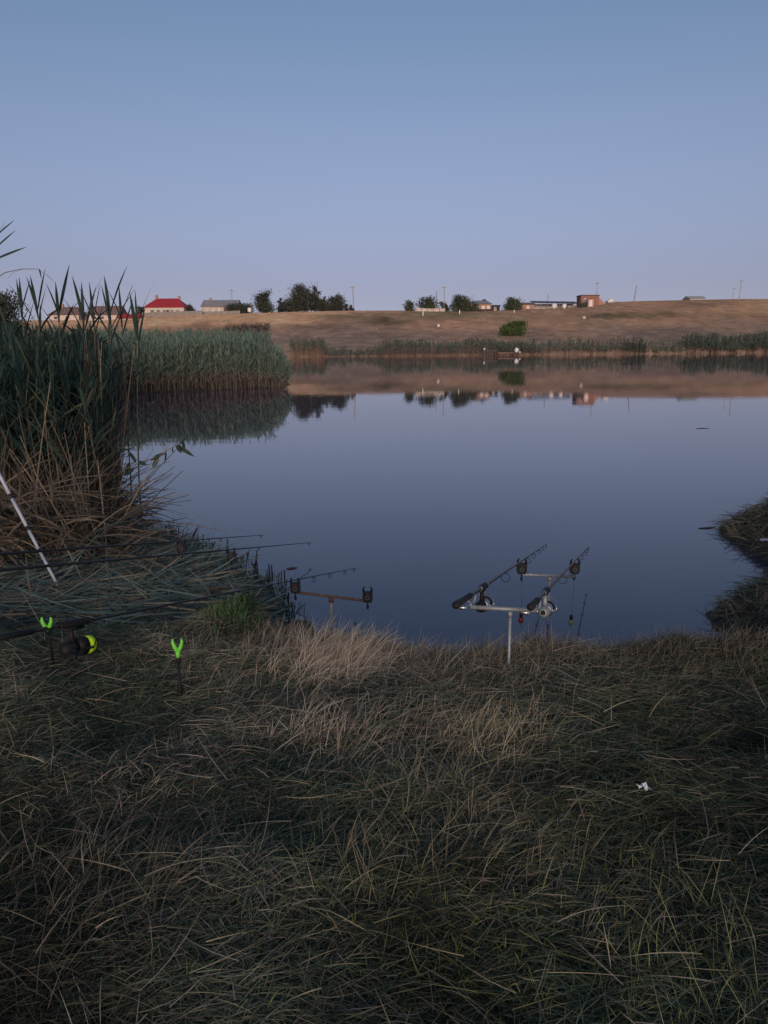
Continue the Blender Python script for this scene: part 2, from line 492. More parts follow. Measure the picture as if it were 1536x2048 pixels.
x, y = scatter(30000, -150, 160, 150, 262, lambda x, y: (np.abs(x/y) < .6) & (pond_dist(x, y) > 1))
B = on_ground(x, y, -.05)
hc = hill_colour(x, y, B[:, 2])*rng.uniform(.88, 1.10, (len(x), 1))
hh = rng.uniform(.06, .18, len(x))*(1+1.2*(rng.random(len(x)) < .05))
o = np_mesh('dry_grass', *strips(B, dirs(len(x), 0, None, 1.2, .25), hh, hh*.7, .15, hc, 2), 'hill')
tag(o, 'dry grass tufts all over the far slope', 'grass', kind='stuff')

def reed_bed(x, y, h0, h1, nleaf, leafL, leafW, stemW, ctop, cbot, base0=None, S=3, lean=.08, lo=.3, zoff=-.3):
    """stems with alternate leaves"""
    N = len(x)
    zb = np.minimum(ground_z(x, y), 5) if base0 is None else base0
    B = np.stack([x, y, zb-.02], 1)
    H = rng.uniform(h0, h1, N)
    D = dirs(N, 0, None, PI/2-lean, lean)
    D[:, 2] = np.abs(D[:, 2])
    cs = mixcol(N, cbot, None, .3)
    parts = [strips(B, D, H, stemW, 0.0, cs, 2, 'stem')]
    k = np.repeat(np.arange(N), nleaf); n = len(k)
    tt = lo+(1.0-lo)*rng.random(n)**.8
    A = B[k]+D[k]*(H[k]*tt)[:, None]
    el = .75+.5*tt
    LD = dirs(n, 0, None, 0, .01)
    a = rng.uniform(0, 2*PI, n); e = np.clip(rng.normal(el, .22), .1, 1.5)
    LD = np.stack([np.cos(a)*np.cos(e), np.sin(a)*np.cos(e), np.sin(e)], 1)
    c = mixcol(n, ctop, None, .3)
    w = np.clip((.50-tt)/.25, 0, 1)[:, None]
    c = c*(1-w)+mixcol(n, cbot, None, .3)*w
    L = leafL*rng.uniform(.6, 1.2, n)
    parts.append(strips(A, LD, L, leafW*rng.uniform(.7, 1.2, n), rng.uniform(.05, .5, n), c, S, 'leaf'))
    return join(parts)

GRN = [(.120, .185, .155), (.105, .165, .140), (.145, .205, .16), (.155, .195, .14)]
BRN = [(.17, .115, .08), (.13, .09, .065), (.21, .15, .10)]
ORG = [(.42, .25, .16), (.35, .21, .14), (.30, .20, .14)]
RED = [(.22, .15, .125), (.18, .125, .105), (.26, .18, .14)]
# reed fringe along the far shore, patch by patch
def fringe(x0, x1, dens, h0, h1, ctop, cbot, label, depth=2.2, lo=.3):
    ctop = np.asarray(ctop)*.78; cbot = np.asarray(cbot)*.85
    n = int((x1-x0)*depth*dens)
    x = rng.uniform(x0, x1, n)
    sh = np.interp(x, [-18, -10, 0, 14, 30, 60, 95], [148, 146, 145, 146, 148, 151, 152])
    y = sh+rng.uniform(-1.2, depth-1.2, n)
    hk = 1+.20*noise(x, y*0, 5, 3)+.12*noise(x, y*0, 1.7, 1); h0, h1 = h0*hk, h1*hk
    o = np_mesh('reeds', *reed_bed(x, y, h0*.80, h1*.82, 9, .5, .08, .05, ctop, cbot, np.where(pond_dist(x, y) > 0, ground_z(x, y), -.15), 2, .08, lo), 'blade')
    return tag(o, label, 'reeds', 'reed fringe along the far shore', 'stuff')
def fx(px): return float(P(px, 712, 146).x)
fringe(fx(578), fx(650), 14, 2.6, 3.4, GRN, ORG, 'orange stemmed reed patch at the corner of the far shore', 2.5, .42)
fringe(fx(648), fx(765), 9, 1.2, 2.2, GRN, RED, 'low thin green reeds right of the orange stemmed patch', 2, .3)
fringe(fx(760), fx(985), 13, 2.5, 3.1, GRN, RED, 'dense reed belt with red brown stems left of the jetty', 2.6, .36)
fringe(fx(985), fx(1075), 13, 2.3, 3.0, GRN, BRN, 'green reeds standing behind the small jetty', 3.2, .3)
fringe(fx(1075), fx(1260), 10, 2.0, 2.9, GRN, RED, 'patchy reeds with bare orange gaps right of the jetty', 2.2, .36)
fringe(fx(1258), fx(1300), 16, 2.4, 3.0, [(.07, .105, .085)], [(.09, .085, .075)], 'dark green reed clump standing in the far water edge', 1.8, .2)
fringe(fx(1300), fx(1390), 9, 1.5, 2.2, GRN, BRN, 'low sparse reeds right of the dark reed clump', 2, .3)
fringe(fx(1390), fx(1680), 16, 2.2, 3.1, GRN, [(.10, .07, .06), (.07, .055, .05)], 'thick dark based reeds at the right end of the far shore', 3, .3)

# reed bed reaching into the pond from the left
def bed37():
    n = 3600
    t = rng.random(n); k = rng.random(n)**1.3
    fxp = np.interp(t, [0, .5, 1], [-4.75, -7.6, -12.3]); fyp = np.interp(t, [0, .5, 1], [38.2, 35.9, 32.8])
    x = fxp-.45*k*3.5+rng.normal(0, .12, n)+np.abs(rng.normal(0, .12, n))*(t < .08); y = fyp+k*5.0+rng.normal(0, .15, n)
    h = 1.95+.20*t+.55*k+.22*noise(x, y, 2.2, 2)+.12*noise(x, y, .8, 3)
    hs = rng.uniform(.78, 1.12, n)*h*(.55+.45*sm(-.02, .13, t+rng.normal(0, .03, n)))
    return x, y, hs
x, y, hs = bed37()
DRY = [(.20, .17, .145), (.17, .145, .125), (.25, .21, .17)]
o = np_mesh('reeds', *reed_bed(x, y, hs*.97, hs, 14, .42, .030, .014, np.array(GRN)*1.18, np.array(DRY)*1.1, np.full(len(x), -.1), 3, .11, .22), 'blade')
tag(o, 'tall green reed bed with brown stems reaching into the pond', 'reeds', kind='stuff')
x, y = scatter(5200, -30, -4, 37, 62, lambda x, y: (pond_dist(x, y) > .8) & (y > 38+0*x) & (x/y > -.62))
o = np_mesh('reeds', *reed_bed(x, y, 1.9, 2.5, 6, .5, .05, .02, GRN, DRY, None, 2, .06, .6), 'blade')
tag(o, 'reeds on the land behind the tall reed bed', 'reeds', kind='stuff')

# ------------------------------------------------------------------ far buildings, poles, trees
def Xat(px, Y): return float(P(px, 640, Y).x)
def Zat(px, py, Y): return float(P(px, py, Y).z)

def hip_roof(x0, x1, y0, y1, z0, z1, inset, over=.35):
    x0 -= over; x1 += over; y0 -= over; y1 += over; ym = (y0+y1)/2
    return MB().add([(x0, y0, z0), (x1, y0, z0), (x1, y1, z0), (x0, y1, z0), (x0+inset, ym, z1), (x1-inset, ym, z1)],
                    [(0, 1, 5, 4), (1, 2, 5), (2, 3, 4, 5), (3, 0, 4), (3, 2, 1, 0)])

def window(par, x, z, w, h, y=0.0):
    f = MB()
    f.box(x-w/2-.08, x-w/2, y-.09, y-.01, z-.08, z+h+.08); f.box(x+w/2, x+w/2+.08, y-.09, y-.01, z-.08, z+h+.08)
    f.box(x-w/2, x+w/2, y-.09, y-.01, z-.08, z); f.box(x-w/2, x+w/2, y-.09, y-.01, z+h, z+h+.08)
    fo = f.build('window', 'winframe', par)
    MB().box(x-w/2, x+w/2, y-.05, y-.012, z, z+h).build('pane', 'glass', fo)
    return fo

def house(name, px0, px1, py_base, py_eave, py_ridge, rpx0, rpx1, Y, wallm, roofm, label, depth=7, wins=(), chim=(), gable=False, cat='house'):
    x0, x1 = Xat(px0, Y), Xat(px1, Y); xc = (x0+x1)/2
    pm = (px0+px1)/2
    zb = min(gz(x0, Y), gz(x1, Y), gz(xc, Y+depth))-.2
    t = thing(name, (xc, Y, zb), label, cat)
    ze = Zat(pm, py_eave, Y)-zb; zr = Zat(pm, py_ridge, Y+depth/2)-zb
    w = (x1-x0)/2
    MB().box(-w, w, 0, depth, 0, ze).build('wall', wallm, t)
    ins = ((rpx0-px0)+(px1-rpx1))/2*(x1-x0)/(px1-px0)+.35
    ro = hip_roof(-w, w, 0, depth, ze+.003, zr, .02 if gable else ins).build('roof', roofm, t)
    for cpx, pyt in chim:
        cx = Xat(cpx, Y+depth/2)-xc
        MB().box(cx-.3, cx+.3, depth/2-.3, depth/2+.3, ze+.4, Zat(cpx, pyt, Y+depth/2)-zb).build('chimney', 'brick', ro)
    for wpx, ww in wins:
        window(t, Xat(wpx, Y)-xc, ze*.36, ww, min(1.2, ze*.42))
    return t, xc, zb, ze

t, xc, zb, ze = house('house', 290, 369, 628, 615, 597, 308, 352, 214, 'plaster', 'redroof', 'wide pale house with a red hipped roof and two chimneys',
      8, [(306, 1.0), (318, 1.0), (330, .9), (345, 1.0), (357, 1.0)], [(316, 590), (361, 592)])
MB().box(Xat(336, 214)-xc-.45, Xat(336, 214)-xc+.45, -.06, -.012, .1, 2.0).build('door', 'darkred', t)
t, xc, zb, ze = house('house', 405, 474, 625, 613, 600, 418, 470, 218, 'plaster2', 'greyroof', 'long tan house with a grey roof left of the dark tree group',
      8, [(415, .9), (428, .9), (440, .9), (446, .9)], [(423, 596), (412, 602)], True)
house('house', 176, 236, 640, 630, 612, 190, 222, 207, 'plaster', 'brownroof', 'brown roofed house seen between the tall reed tops', 8, [(190, .9), (205, .9), (220, .9)], [], True)
house('house', 98, 158, 642, 630, 614, 110, 146, 212, 'plaster', 'brownroof', 'low house with dull brown roof behind the reeds by the dark tree', 8, [(112, .9), (135, .9)], [(128, 608)])
house('shed', 236, 274, 645, 637, 628, 240, 270, 203, 'plaster2', 'redroof', 'low outbuilding with a bright red roof just below the red roofed house', 5, [(255, .7)], [], True, 'shed')
t, xc, zb, ze = house('house', 941, 982, 625, 608, 601, 946, 974, 226, 'brick', 'greyroof', 'flat looking brick house with a dark water tank on its roof', 7, [(950, .9), (966, .8), (976, .8)], [])
k = Xat(968, 229)-xc
MB().lathe((k, 3.5, Zat(968, 604, 229)-zb-.4), (0, 0, 1), [(0, .45), (.1, .55), (1.0, .55), (1.15, .4), (1.2, .12)], 12).build('water_tank', 'tank', t)

# open barn
Y = 232
x0, x1 = Xat(1066, Y), Xat(1157, Y); xc = (x0+x1)/2; zb = min(gz(x0, Y), gz(x1, Y))-.1
t = thing('barn', (xc, Y, zb), 'long open barn with a dark sheet roof and white back wall', 'barn')
w = (x1-x0)/2; ze = Zat(1110, 606, Y)-zb; zr = Zat(1110, 600, Y)-zb
MB().box(-w+.3, w-.3, 5.6, 5.9, 0, ze).build('wall', 'white', t)
MB().box(-w+.3, w-.3, 4.5, 4.65, .0, 1.3).build('partition', 'white', t)
MB().add([(-w, -.6, ze), (w, -.6, ze-.35), (w, 6.3, zr-.3), (-w, 6.3, zr), (-w, -.6, ze+.14), (w, -.6, ze-.21), (w, 6.3, zr-.16), (-w, 6.3, zr+.14)],
         [(0, 3, 2, 1), (4, 5, 6, 7), (0, 1, 5, 4), (1, 2, 6, 5), (2, 3, 7, 6), (3, 0, 4, 7)]).build('roof', 'darkroof', t)
for k in range(8):
    q = -w+.3+k*(2*w-.6)/7
    MB().box(q-.07, q+.07, -.3, -.16, 0, ze-.04-.03*k).build('post', 'greywood', t)
MB().box(w-5.2, w-.4, -.1, .0, 0, 1.3).build('boarding', 'greywood', t)
MB().box(w-4.2, w-3.4, -.16, -.102, 0, 1.5).build('door', 'darkwood', t)
# lean-to beside it
t, xc, zb, ze = house('shed', 1044, 1067, 620, 609, 605, 1046, 1064, 230, 'brick', 'brownroof', 'small brick lean-to at the left end of the open barn', 4, [(1055, .6)], [], True, 'shed')
# brick shed
Y = 228
x0, x1 = Xat(1160, Y), Xat(1196, Y); xc = (x0+x1)/2; zb = gz(xc, Y)-.3
t = thing('brick_building', (xc, Y, zb), 'dark red brick building with a sloping side beside the barn', 'building')
w = (x1-x0)/2; h = Zat(1178, 591, Y)-zb; e = Xat(1210, Y)-xc
MB().box(-w, w, 0, 5, 0, h).build('wall', 'brick2', t)
MB().add([(w+.003, .4, 0), (e, .4, 0), (w+.003, .4, h*.86), (w+.003, 4, 0), (e, 4, 0), (w+.003, 4, h*.86), (e, .4, h*.3), (e, 4, h*.3)],
         [(0, 1, 6, 2), (3, 5, 7, 4), (1, 4, 7, 6), (2, 6, 7, 5), (0, 2, 5, 3), (0, 3, 4, 1)]).build('annex', 'brick', t)
MB().box(-w-.2, w+.2, -.2, 5.2, h+.003, h+.16).build('roof', 'darkred', t)
window(t, -w*.5, h*.5, .8, .8)
# outhouse
Y = 224; xc = Xat(1180, Y); zb = gz(xc, Y)-.05
t = thing('outhouse', (xc, Y, zb), 'narrow pinkish outhouse in front of the dark red brick building', 'outhouse')
MB().box(-.75, .75, 0, 1.4, 0, 2.1).build('wall', 'pinkdoor', t)
MB().box(-.85, .85, -.12, 1.5, 2.103, 2.2).build('roof', 'darkred', t)
MB().box(-.4, .4, -.05, -.003, .1, 1.85).build('door', 'white', t)
# small dark shed
house('shed', 983, 999, 618, 612, 610, 984, 998, 230, 'darkwood', 'darkroof', 'small dark shed between the tank house and the round bush', 3, [(990, .5)], [], True, 'shed')
# low grey building on the right skyline
house('building', 1377, 1407, 604, 597, 592, 1380, 1404, 262, 'palegrey', 'palegrey', 'low grey building just above the right hand skyline', 6, [(1385, .8), (1398, .8)], [], True, 'building')
# wood pile
Y = 222; x0, x1 = Xat(936, Y), Xat(986, Y)
t = thing('log_pile', ((x0+x1)/2, Y, gz((x0+x1)/2, Y)), 'low dark pile of logs in front of the tank house', 'log pile')
for k in range(16):
    for j in range(2):
        q = -(x1-x0)/2+.2+k*((x1-x0)-.4)/15
        MB().tube([(q+j*.12, 0, .2+.36*j), (q+j*.12+random.uniform(-.1, .1), 2, .2+.36*j)], .2, 7).build('log', 'darkred' if (k+j) % 3 else 'darkwood', t)

# walls and fences
def fence(pxa, pxb, Ya, Yb, h, n, wallm, label, nm='fence', part='panel'):
    xa, xb = Xat(pxa, Ya), Xat(pxb, Yb)
    t = thing(nm, (xa, Ya, gz(xa, Ya)), label, nm)
    for i in range(n+1):
        f = i/n; x, y = xa+(xb-xa)*f, Ya+(Yb-Ya)*f
        z = gz(x, y)-gz(xa, Ya)
        MB().box(x-xa-.09, x-xa+.09, y-Ya-.09, y-Ya+.09, z-.3, z+h+.12).build('post', 'greywood', t)
        if i < n:
            x2, y2 = xa+(xb-xa)*(i+1)/n, Ya+(Yb-Ya)*(i+1)/n; z2 = gz(x2, y2)-gz(xa, Ya)
            ax, ay, bx, by = x-xa+.1, y-Ya, x2-xa-.1, y2-Ya
            MB().add([(ax, ay-.03, z-.2), (bx, by-.03, z2-.2), (bx, by-.03, z2+h), (ax, ay-.03, z+h), (ax, ay+.03, z-.2), (bx, by+.03, z2-.2), (bx, by+.03, z2+h), (ax, ay+.03, z+h)],
                     [(0, 1, 2, 3), (5, 4, 7, 6), (3, 2, 6, 7), (0, 4, 5, 1), (1, 5, 6, 2), (4, 0, 3, 7)]).build(part, wallm, t)
    return t
fence(286, 405, 209, 212, 1.05, 9, 'greywood', 'grey board fence in front of the red roofed house')
fence(406, 480, 213, 214, .8, 6, 'greywood', 'low grey fence in front of the grey roofed house')
fence(832, 890, 222, 222, 1.0, 5, 'plaster', 'low pale wall between the bushes left of the brick house', 'wall', 'wall_panel')

# poles
def pole(px, pyt, Y, label, lean=0.0, arm=True, r=.14, m='concrete'):
    x = Xat(px, Y); zb = gz(x, Y); H = Zat(px, pyt, Y)-zb
    t = thing('utility_pole', (x, Y, zb), label, 'pole', 'utility poles on the skyline')
    MB().tube([(0, 0, -.4), (lean*H, 0, H)], [r, r*.7], 8).build('shaft', m, t)
    if arm:
        MB().box(lean*H*.96-.75, lean*H*.96+.75, -.25, -.15, H-.5, H-.38).build('crossarm', 'greywood', t)
        for s in (-.6, 0.35, .6):
            MB().lathe((lean*H*.96+s, -.2, H-.38), (0, 0, 1), [(0, .05), (.08, .07), (.16, .06), (.2, .03)], 6).build('insulator', 'winframe', t)
    return t
pole(466, 578, 222, 'thin pole beside the grey roofed house', 0, True, .13)
pole(708, 572, 223, 'lone pole right of the dark tree group', -.03, True, .16)
pole(873, 582, 226, 'shorter of the two close poles left of the brick house', 0, False, .12, 'greywood')
pole(888, 572, 228, 'taller of the two close poles left of the brick house', 0, True, .13)
pole(1092, 587, 240, 'short leaning pole sticking up behind the barn roof', .1, False, .12, 'greywood')
pole(1190, 564, 236, 'pole standing behind the dark red brick building', .03, True, .13)
pole(1265, 570, 244, 'bare leaning pole alone on the skyline right of the brick building', .13, False, .15, 'greywood')
pole(1460, 574, 262, 'shorter thin pole of the pair at the right end of the skyline', .12, True, .1)
pole(1475, 559, 254, 'taller pole of the pair at the right end of the skyline', .02, True, .15)

# trees
TG = [(.100, .110, .090), (.115, .125, .100), (.12, .128, .10), (.09, .100, .085)]
def tree(px, py_top, py_base, wpx, Y, label, cols, lobes=9, leaves=2400, name='tree', size=.34, cat='tree', sparse=.0, seed=0, twigs=0, hang=False):
    R = np.random.default_rng(seed+px+500)
    x = Xat(px, Y); zb = gz(x, Y)
    H = Zat(px, py_top, Y)-zb; w = wpx*Y/1536/2
    t = thing(name, (x, Y, zb), label, cat)
    tb = MB(); tr = max(.1, H*.028)
    tb.tube([(0, 0, -.3), (R.uniform(-.1, .1), 0, H*.3), (R.uniform(-.2, .2), R.uniform(-.2, .2), H*.8)], [tr, tr*.8, tr*.25], 7)
    cs = []
    for i in range(0 if hang else max(4, lobes//2)):                 # low skirt of leaves
        a = R.uniform(0, 2*PI); q_ = w*R.uniform(.25, .8)
        cs.append((np.array([math.cos(a)*q_, math.sin(a)*q_, H*R.uniform(.10, .30)]), max(w*R.uniform(.3, .45), .3)))
    for i in range(lobes):
        f = (i+.5)/lobes
        zc = H*(.13+.72*f) if not hang else H*R.uniform(.35, .92)
        rad = w*(.66 if f < .5 else .66-.75*(f-.5))*R.uniform(.75, 1.2)
        off = w*(1-.6*max(0, f-.5))*.75
        a = R.uniform(0, 2*PI)
        c = np.array([math.cos(a)*off*R.uniform(.3, 1), math.sin(a)*off*R.uniform(.3, 1), zc])
        cs.append((c, max(rad*(.6 if hang else 1)*R.uniform(.8, 1.15), .3)))
        tb.tube([(0, 0, zc*.55), tuple(c*np.array([.6, .6, .9])), tuple(c)], [tr*.45, tr*.3, tr*.1], 5)
    for i in range(twigs):
        a = R.uniform(-w*.5, w*.5)
        tb.tube([(a*.4, 0, H*.6), (a, 0, H*R.uniform(.95, 1.05))], [tr*.25, tr*.08], 4)
    tb.build('trunk', 'bark', t)
    leaves = int(leaves*1.45)
    wt = np.array([r**2 for c, r in cs]); wt /= wt.sum()
    k = R.choice(len(cs), leaves, p=wt)
    u = R.normal(size=(leaves, 3)); u /= np.linalg.norm(u, axis=1, keepdims=True)
    rr = R.random(leaves)**.45*(1+.42*np.abs(R.normal(size=leaves))*(R.random(leaves) < .5))
    Pp = np.array([c for c, r in cs])[k]+u*(np.array([r for c, r in cs])[k]*rr)[:, None]*np.array([1, 1, .85])
    Pp[:, 2] = np.clip(Pp[:, 2], .05, H*1.01)
    ci = np.asarray(cols)
    lob = R.uniform(.72, 1.28, len(cs))
    c = ci[R.choice(len(ci), leaves)]*(lob[k]*R.uniform(.8, 1.2, leaves))[:, None]
    if hang:
        D = np.stack([R.normal(0, .25, leaves), R.normal(0, .25, leaves), -np.ones(leaves)], 1)
        Vv = strips(Pp, D, R.uniform(.5, 1.1, leaves)*H*.22, size*.5, 0, c, 2, 'leaf')
        Vv[0][:, 2] = np.maximum(Vv[0][:, 2], .03)
    else:
        Vv = strips(Pp, R.normal(size=(leaves, 3)), size*R.uniform(.6, 1.3, leaves), size*.75, .1, c, 2, 'leaf')
    np_mesh('crown', *Vv, 'leaf', t)
    return t
LG = [(.12, .145, .095), (.14, .165, .11), (.155, .17, .115), (.105, .125, .09)]
WG = [(.10, .15, .055), (.125, .175, .065), (.08, .125, .05), (.15, .19, .08)]
tree(383, 607, 625, 26, 219, 'round dark bush between the red and grey roofed houses', TG, 7, 1500, 'bush', .3, 'bush')
tree(286, 611, 630, 30, 217, 'dark bush behind the left end of the red roofed house', TG, 7, 1300, 'bush', .3, 'bush')
tree(466, 606, 624, 34, 217, 'dark spreading bush at the right end of the grey roofed house', TG, 8, 1500, 'bush', .3, 'bush')
tree(492, 607, 622, 36, 219, 'low dark hedge left of the dark tree group', TG, 8, 1500, 'bush', .3, 'bush')
tree(533, 577, 619, 42, 222, 'dark tree with bare twigs at the left of the dark tree group', TG, 11, 3200, twigs=5)
tree(562, 591, 618, 15, 224, 'slim young tree in the gap of the dark tree group', TG, 6, 700, sparse=.3)
tree(598, 561, 619, 54, 222, 'tallest dark tree with a broad crown in the dark tree group', TG, 15, 5200)
tree(631, 563, 619, 26, 225, 'tall airy tree right beside the tallest dark tree', TG, 9, 1700, twigs=4)
tree(651, 587, 619, 18, 223, 'thin gappy tree between the airy tree and the last one', TG, 6, 800)
tree(672, 586, 619, 34, 221, 'round dark tree at the right end of the dark tree group', TG, 10, 2400)
tree(578, 602, 620, 40, 224, 'low bush under the left side of the tallest dark tree', TG, 8, 1300, 'bush', .3, 'bush')
tree(648, 599, 620, 44, 225, 'low bush filling the foot of the airy tree', TG, 8, 1500, 'bush', .3, 'bush')
tree(694, 606, 621, 10, 223, 'small shrub left of the lone pole', TG, 4, 350, 'shrub', .28, 'bush')
tree(704, 608, 621, 9, 221, 'tiny shrub at the foot of the lone pole', TG, 4, 300, 'shrub', .28, 'bush')
tree(822, 600, 620, 24, 223, 'small pointed bush at the left end of the pale wall', LG, 7, 1100, 'bush', .3, 'bush')
tree(856, 591, 619, 42, 225, 'wide pale green tree behind the pale wall', LG, 10, 2300)
tree(887, 601, 618, 24, 229, 'dark bush behind the two close poles', TG, 7, 1200, 'bush', .3, 'bush')
tree(919, 590, 622, 42, 220, 'rounded green tree left of the tank house', LG, 11, 3400)
tree(951, 602, 622, 18, 222, 'pale bush against the wall of the tank house', LG, 6, 700, 'bush', .28, 'bush')
tree(1027, 594, 622, 36, 222, 'round green bush standing alone left of the barn', LG, 10, 2600, 'bush', .32, 'bush')
tree(1166, 606, 618, 14, 226, 'small green bush at the foot of the dark red brick building', LG, 5, 500, 'bush', .28, 'bush')
tree(1030, 642, 674, 50, slopeY(1030, 672), 'bright green willow bush low on the slope above the reeds', WG, 16, 2600, 'bush', .3, 'bush', hang=True)
tree(0, 562, 700, 96, 74, 'big dark tree at the left edge behind the tall reeds', TG, 18, 9000, size=.2)
tree(-70, 548, 700, 120, 78, 'second dark tree beyond the left edge behind the reeds', TG, 15, 3500, size=.24)

# bags and small pale things on the slope
def lump(name, px, py, Y, r, label, cat, m='white', seed=0, group=None):
    x = Xat(px, Y); o = MB().ball((0, 0, r[2]*.8), r, 10, .16, seed).build(name, m, None, True)
    o.location = (x, Y, gz(x, Y)); return tag(o, label, cat, group)
lump('white_bag', 1108, 616, 226, (.85, .6, .85), 'left one of two big white bags in front of the barn', 'bag', seed=1, group='white bags at the barn')
lump('white_bag', 1128, 617, 226, (.65, .55, .75), 'right one of two big white bags in front of the barn', 'bag', seed=2, group='white bags at the barn')
lump('white_bundle', 1219, 609, 236, (1.15, .7, .75), 'white bundle in the grass right of the dark red brick building', 'bundle', seed=3)
lump('white_bag', 1211, 608, 238, (.5, .4, .55), 'small pale bag left of the white bundle', 'bag', 'plaster', 4)
lump('white_ball', 877, 652, slopeY(877, 654), (.36, .34, .36), 'small white round thing alone on the middle of the slope', 'ball', seed=5)
lump('pale_stone', 1168, 635, slopeY(1168, 638), (.5, .4, .42), 'pale stone on the slope below the pink outhouse', 'stone', 'plaster', 6)
for px, py0, py1, lab in ((846, 623, 632, 'short pale post on the slope below the pale wall'), (919, 621, 628, 'short post below the rounded green tree'), (1028, 621, 625, 'tiny pale post below the round green bush')):
    Y = min(slopeY(px, py1), 218); x = Xat(px, Y)
    o = MB().box(-.11, .11, -.1, .1, -.3, (py1-py0)*Y/1536).box(-.14, .14, -.13, .13, (py1-py0)*Y/1536+.002, (py1-py0)*Y/1536+.07).build('post', 'white')
    o.location = (x, Y, gz(x, Y)); tag(o, lab, 'post', 'pale posts on the slope')
Y = 212; x = Xat(500, Y)
t = thing('white_box', (x, Y, gz(x, Y)), 'white box on a leg in the grass left of the dark tree group', 'box')
MB().box(-.42, .42, -.3, .3, .45, 1.35).build('casing', 'white', t); MB().box(-.1, .1, -.1, .1, -.2, .448).build('leg', 'greywood', t)
MB().box(-.48, .48, -.36, .36, 1.353, 1.42).build('lid', 'white', t)
# rubbish heap left: dark brushwood
x, y = scatter(900, Xat(447, 178), Xat(535, 178), 176, 182)
B = on_ground(x, y); B[:, 2] += rng.random(len(x))*.9
o = np_mesh('brushwood', *strips(B, dirs(len(x), 0, None, .5, .4), .9, .14, .1, mixcol(len(x), [(.12, .08, .07), (.16, .11, .09), (.08, .06, .06), (.4, .38, .36)], [.4, .3, .25, .05]), 2), 'blade')
tag(o, 'dark heap of brushwood and rubble low on the slope behind the reed bed', 'brushwood', kind='stuff')

# jetty on the far shore
Y = 141.5
xa, xm, xb = Xat(972, Y), Xat(994, Y), Xat(1030, Y)
t = thing('jetty', (xm, Y, 0), 'small reddish plank jetty on posts at the far reeds', 'jetty')
for k in range(12):
    q = xa-xm+.15+k*(xm-xa)/12
    MB().box(q, q+(xm-xa)/12-.03, -.2, 1.6, .82, .88).build('plank', 'greywood', t)
for k in range(16):
    q = .25+k*(xb-xm-.3)/16
    MB().box(q, q+(xb-xm-.3)/16-.03, -.6, 1.2, .46, .52).build('plank', 'pinkdoor', t)
for q, h in ((xa-xm, .8), (-.2, .8), (.3, .45), (xb-xm-.15, .45)):
    for d in (-.35, .9):
        MB().box(q-.07, q+.07, d-.07, d+.07, -.8, h).build('post', 'darkwood', t)
MB().box(xa-xm+.2, xm-xm-.2, .3, .5, .1, .816).build('skirt', 'darkwood', t)
t = thing('marker_post', (xa-.25, Y-.5, 0), 'thin post with a white cap at the left end of the jetty', 'post')
MB().tube([(0, 0, -.8), (0, 0, 1.05)], .045, 7).build('shaft', 'greywood', t, True)
MB().lathe((0, 0, 1.05), (0, 0, 1), [(0, .10), (.08, .19), (.26, .19), (.34, .05)], 8).build('cap', 'white', t, True)
t = thing('white_sack', (Xat(1035, Y), Y, 0), 'white rounded sack on a stake at the right end of the jetty', 'sack')
MB().ball((0, 0, .95), (.42, .35, .45), 10, .12, 9).build('sack_body', 'white', t, True)
MB().tube([(0, 0, -.8), (0, 0, .7)], .06, 6).build('stake', 'darkwood', t)
MB().ball((.58, 0, .6), (.18, .15, .15), 8, .1, 3).build('sack_corner', 'white', t, True)

# ------------------------------------------------------------------ near reeds on the left
RG = [(.026, .052, .048), (.032, .060, .053), (.020, .043, .041), (.038, .063, .052)]
RB = [(.080, .070, .052), (.10, .088, .064), (.055, .050, .042)]
def edge_u(px): return (px-768)/1536/.975
y = 6.8+rng.random(1500)**.8*8.5
x = y*rng.uniform(edge_u(-60), edge_u(225), 1500)
k = (x/y < edge_u(150)) | (rng.random(1500) < .55)
x, y = x[k], y[k]
hgt = np.where(y > 9, 2.30, 2.15)
o = np_mesh('reeds', *reed_bed(x, y, 1.20, 1.75, 16, .46, .019, .011, RG+[(.075, .085, .055)], RB, np.where(pond_dist(x, y) > 0, ground_z(x, y), -.1), 4, .07, .38), 'blade')
tag(o, 'dense dark reed thicket at the left edge of the pond', 'reeds', kind='stuff')
y = 13+rng.random(1700)*19
x = y*rng.uniform(edge_u(-60), edge_u(235), 1700)
o = np_mesh('reeds', *reed_bed(x, y, 1.7, 2.3, 8, .5, .04, .016, RG, RB, np.where(pond_dist(x, y) > 0, ground_z(x, y), -.1), 3, .06, .25), 'blade')
tag(o, 'reeds along the left shore behind the dark thicket', 'reeds', kind='stuff')
# bare dead stems at the water side
y = rng.uniform(7.6, 12.5, 420); x = y*(edge_u(105)+(edge_u(238)-edge_u(105))*rng.random(420)**.7)
zb = np.where(pond_dist(x, y) > 0, ground_z(x, y), -.1)
c = mixcol(420, [(.20, .15, .11), (.15, .11, .085), (.26, .21, .14), (.10, .08, .06)])
pa = [strips(np.stack([x, y, zb], 1), dirs(420, 0, None, 1.45, .08), rng.uniform(.8, 2.0, 420), .016, .0, c, 3, 'stem')]
y = rng.uniform(6.0, 9.2, 900); x = y*rng.uniform(edge_u(-40), edge_u(225), 900)
zb = ground_z(x, y)
zb = np.where(pond_dist(x, y) > 0, zb, -.05)+rng.random(900)*.45*(1-sm(edge_u(60), edge_u(230), x/y))
c = mixcol(900, [(.16, .13, .10), (.12, .10, .08), (.22, .18, .13), (.09, .085, .075)])
pa.append(strips(np.stack([x, y, zb], 1), dirs(900, 2.3, .9, .85, .35), rng.uniform(.6, 1.5, 900), .014, .15, c, 4, 'stem', rng.normal(0, .08, 900)))
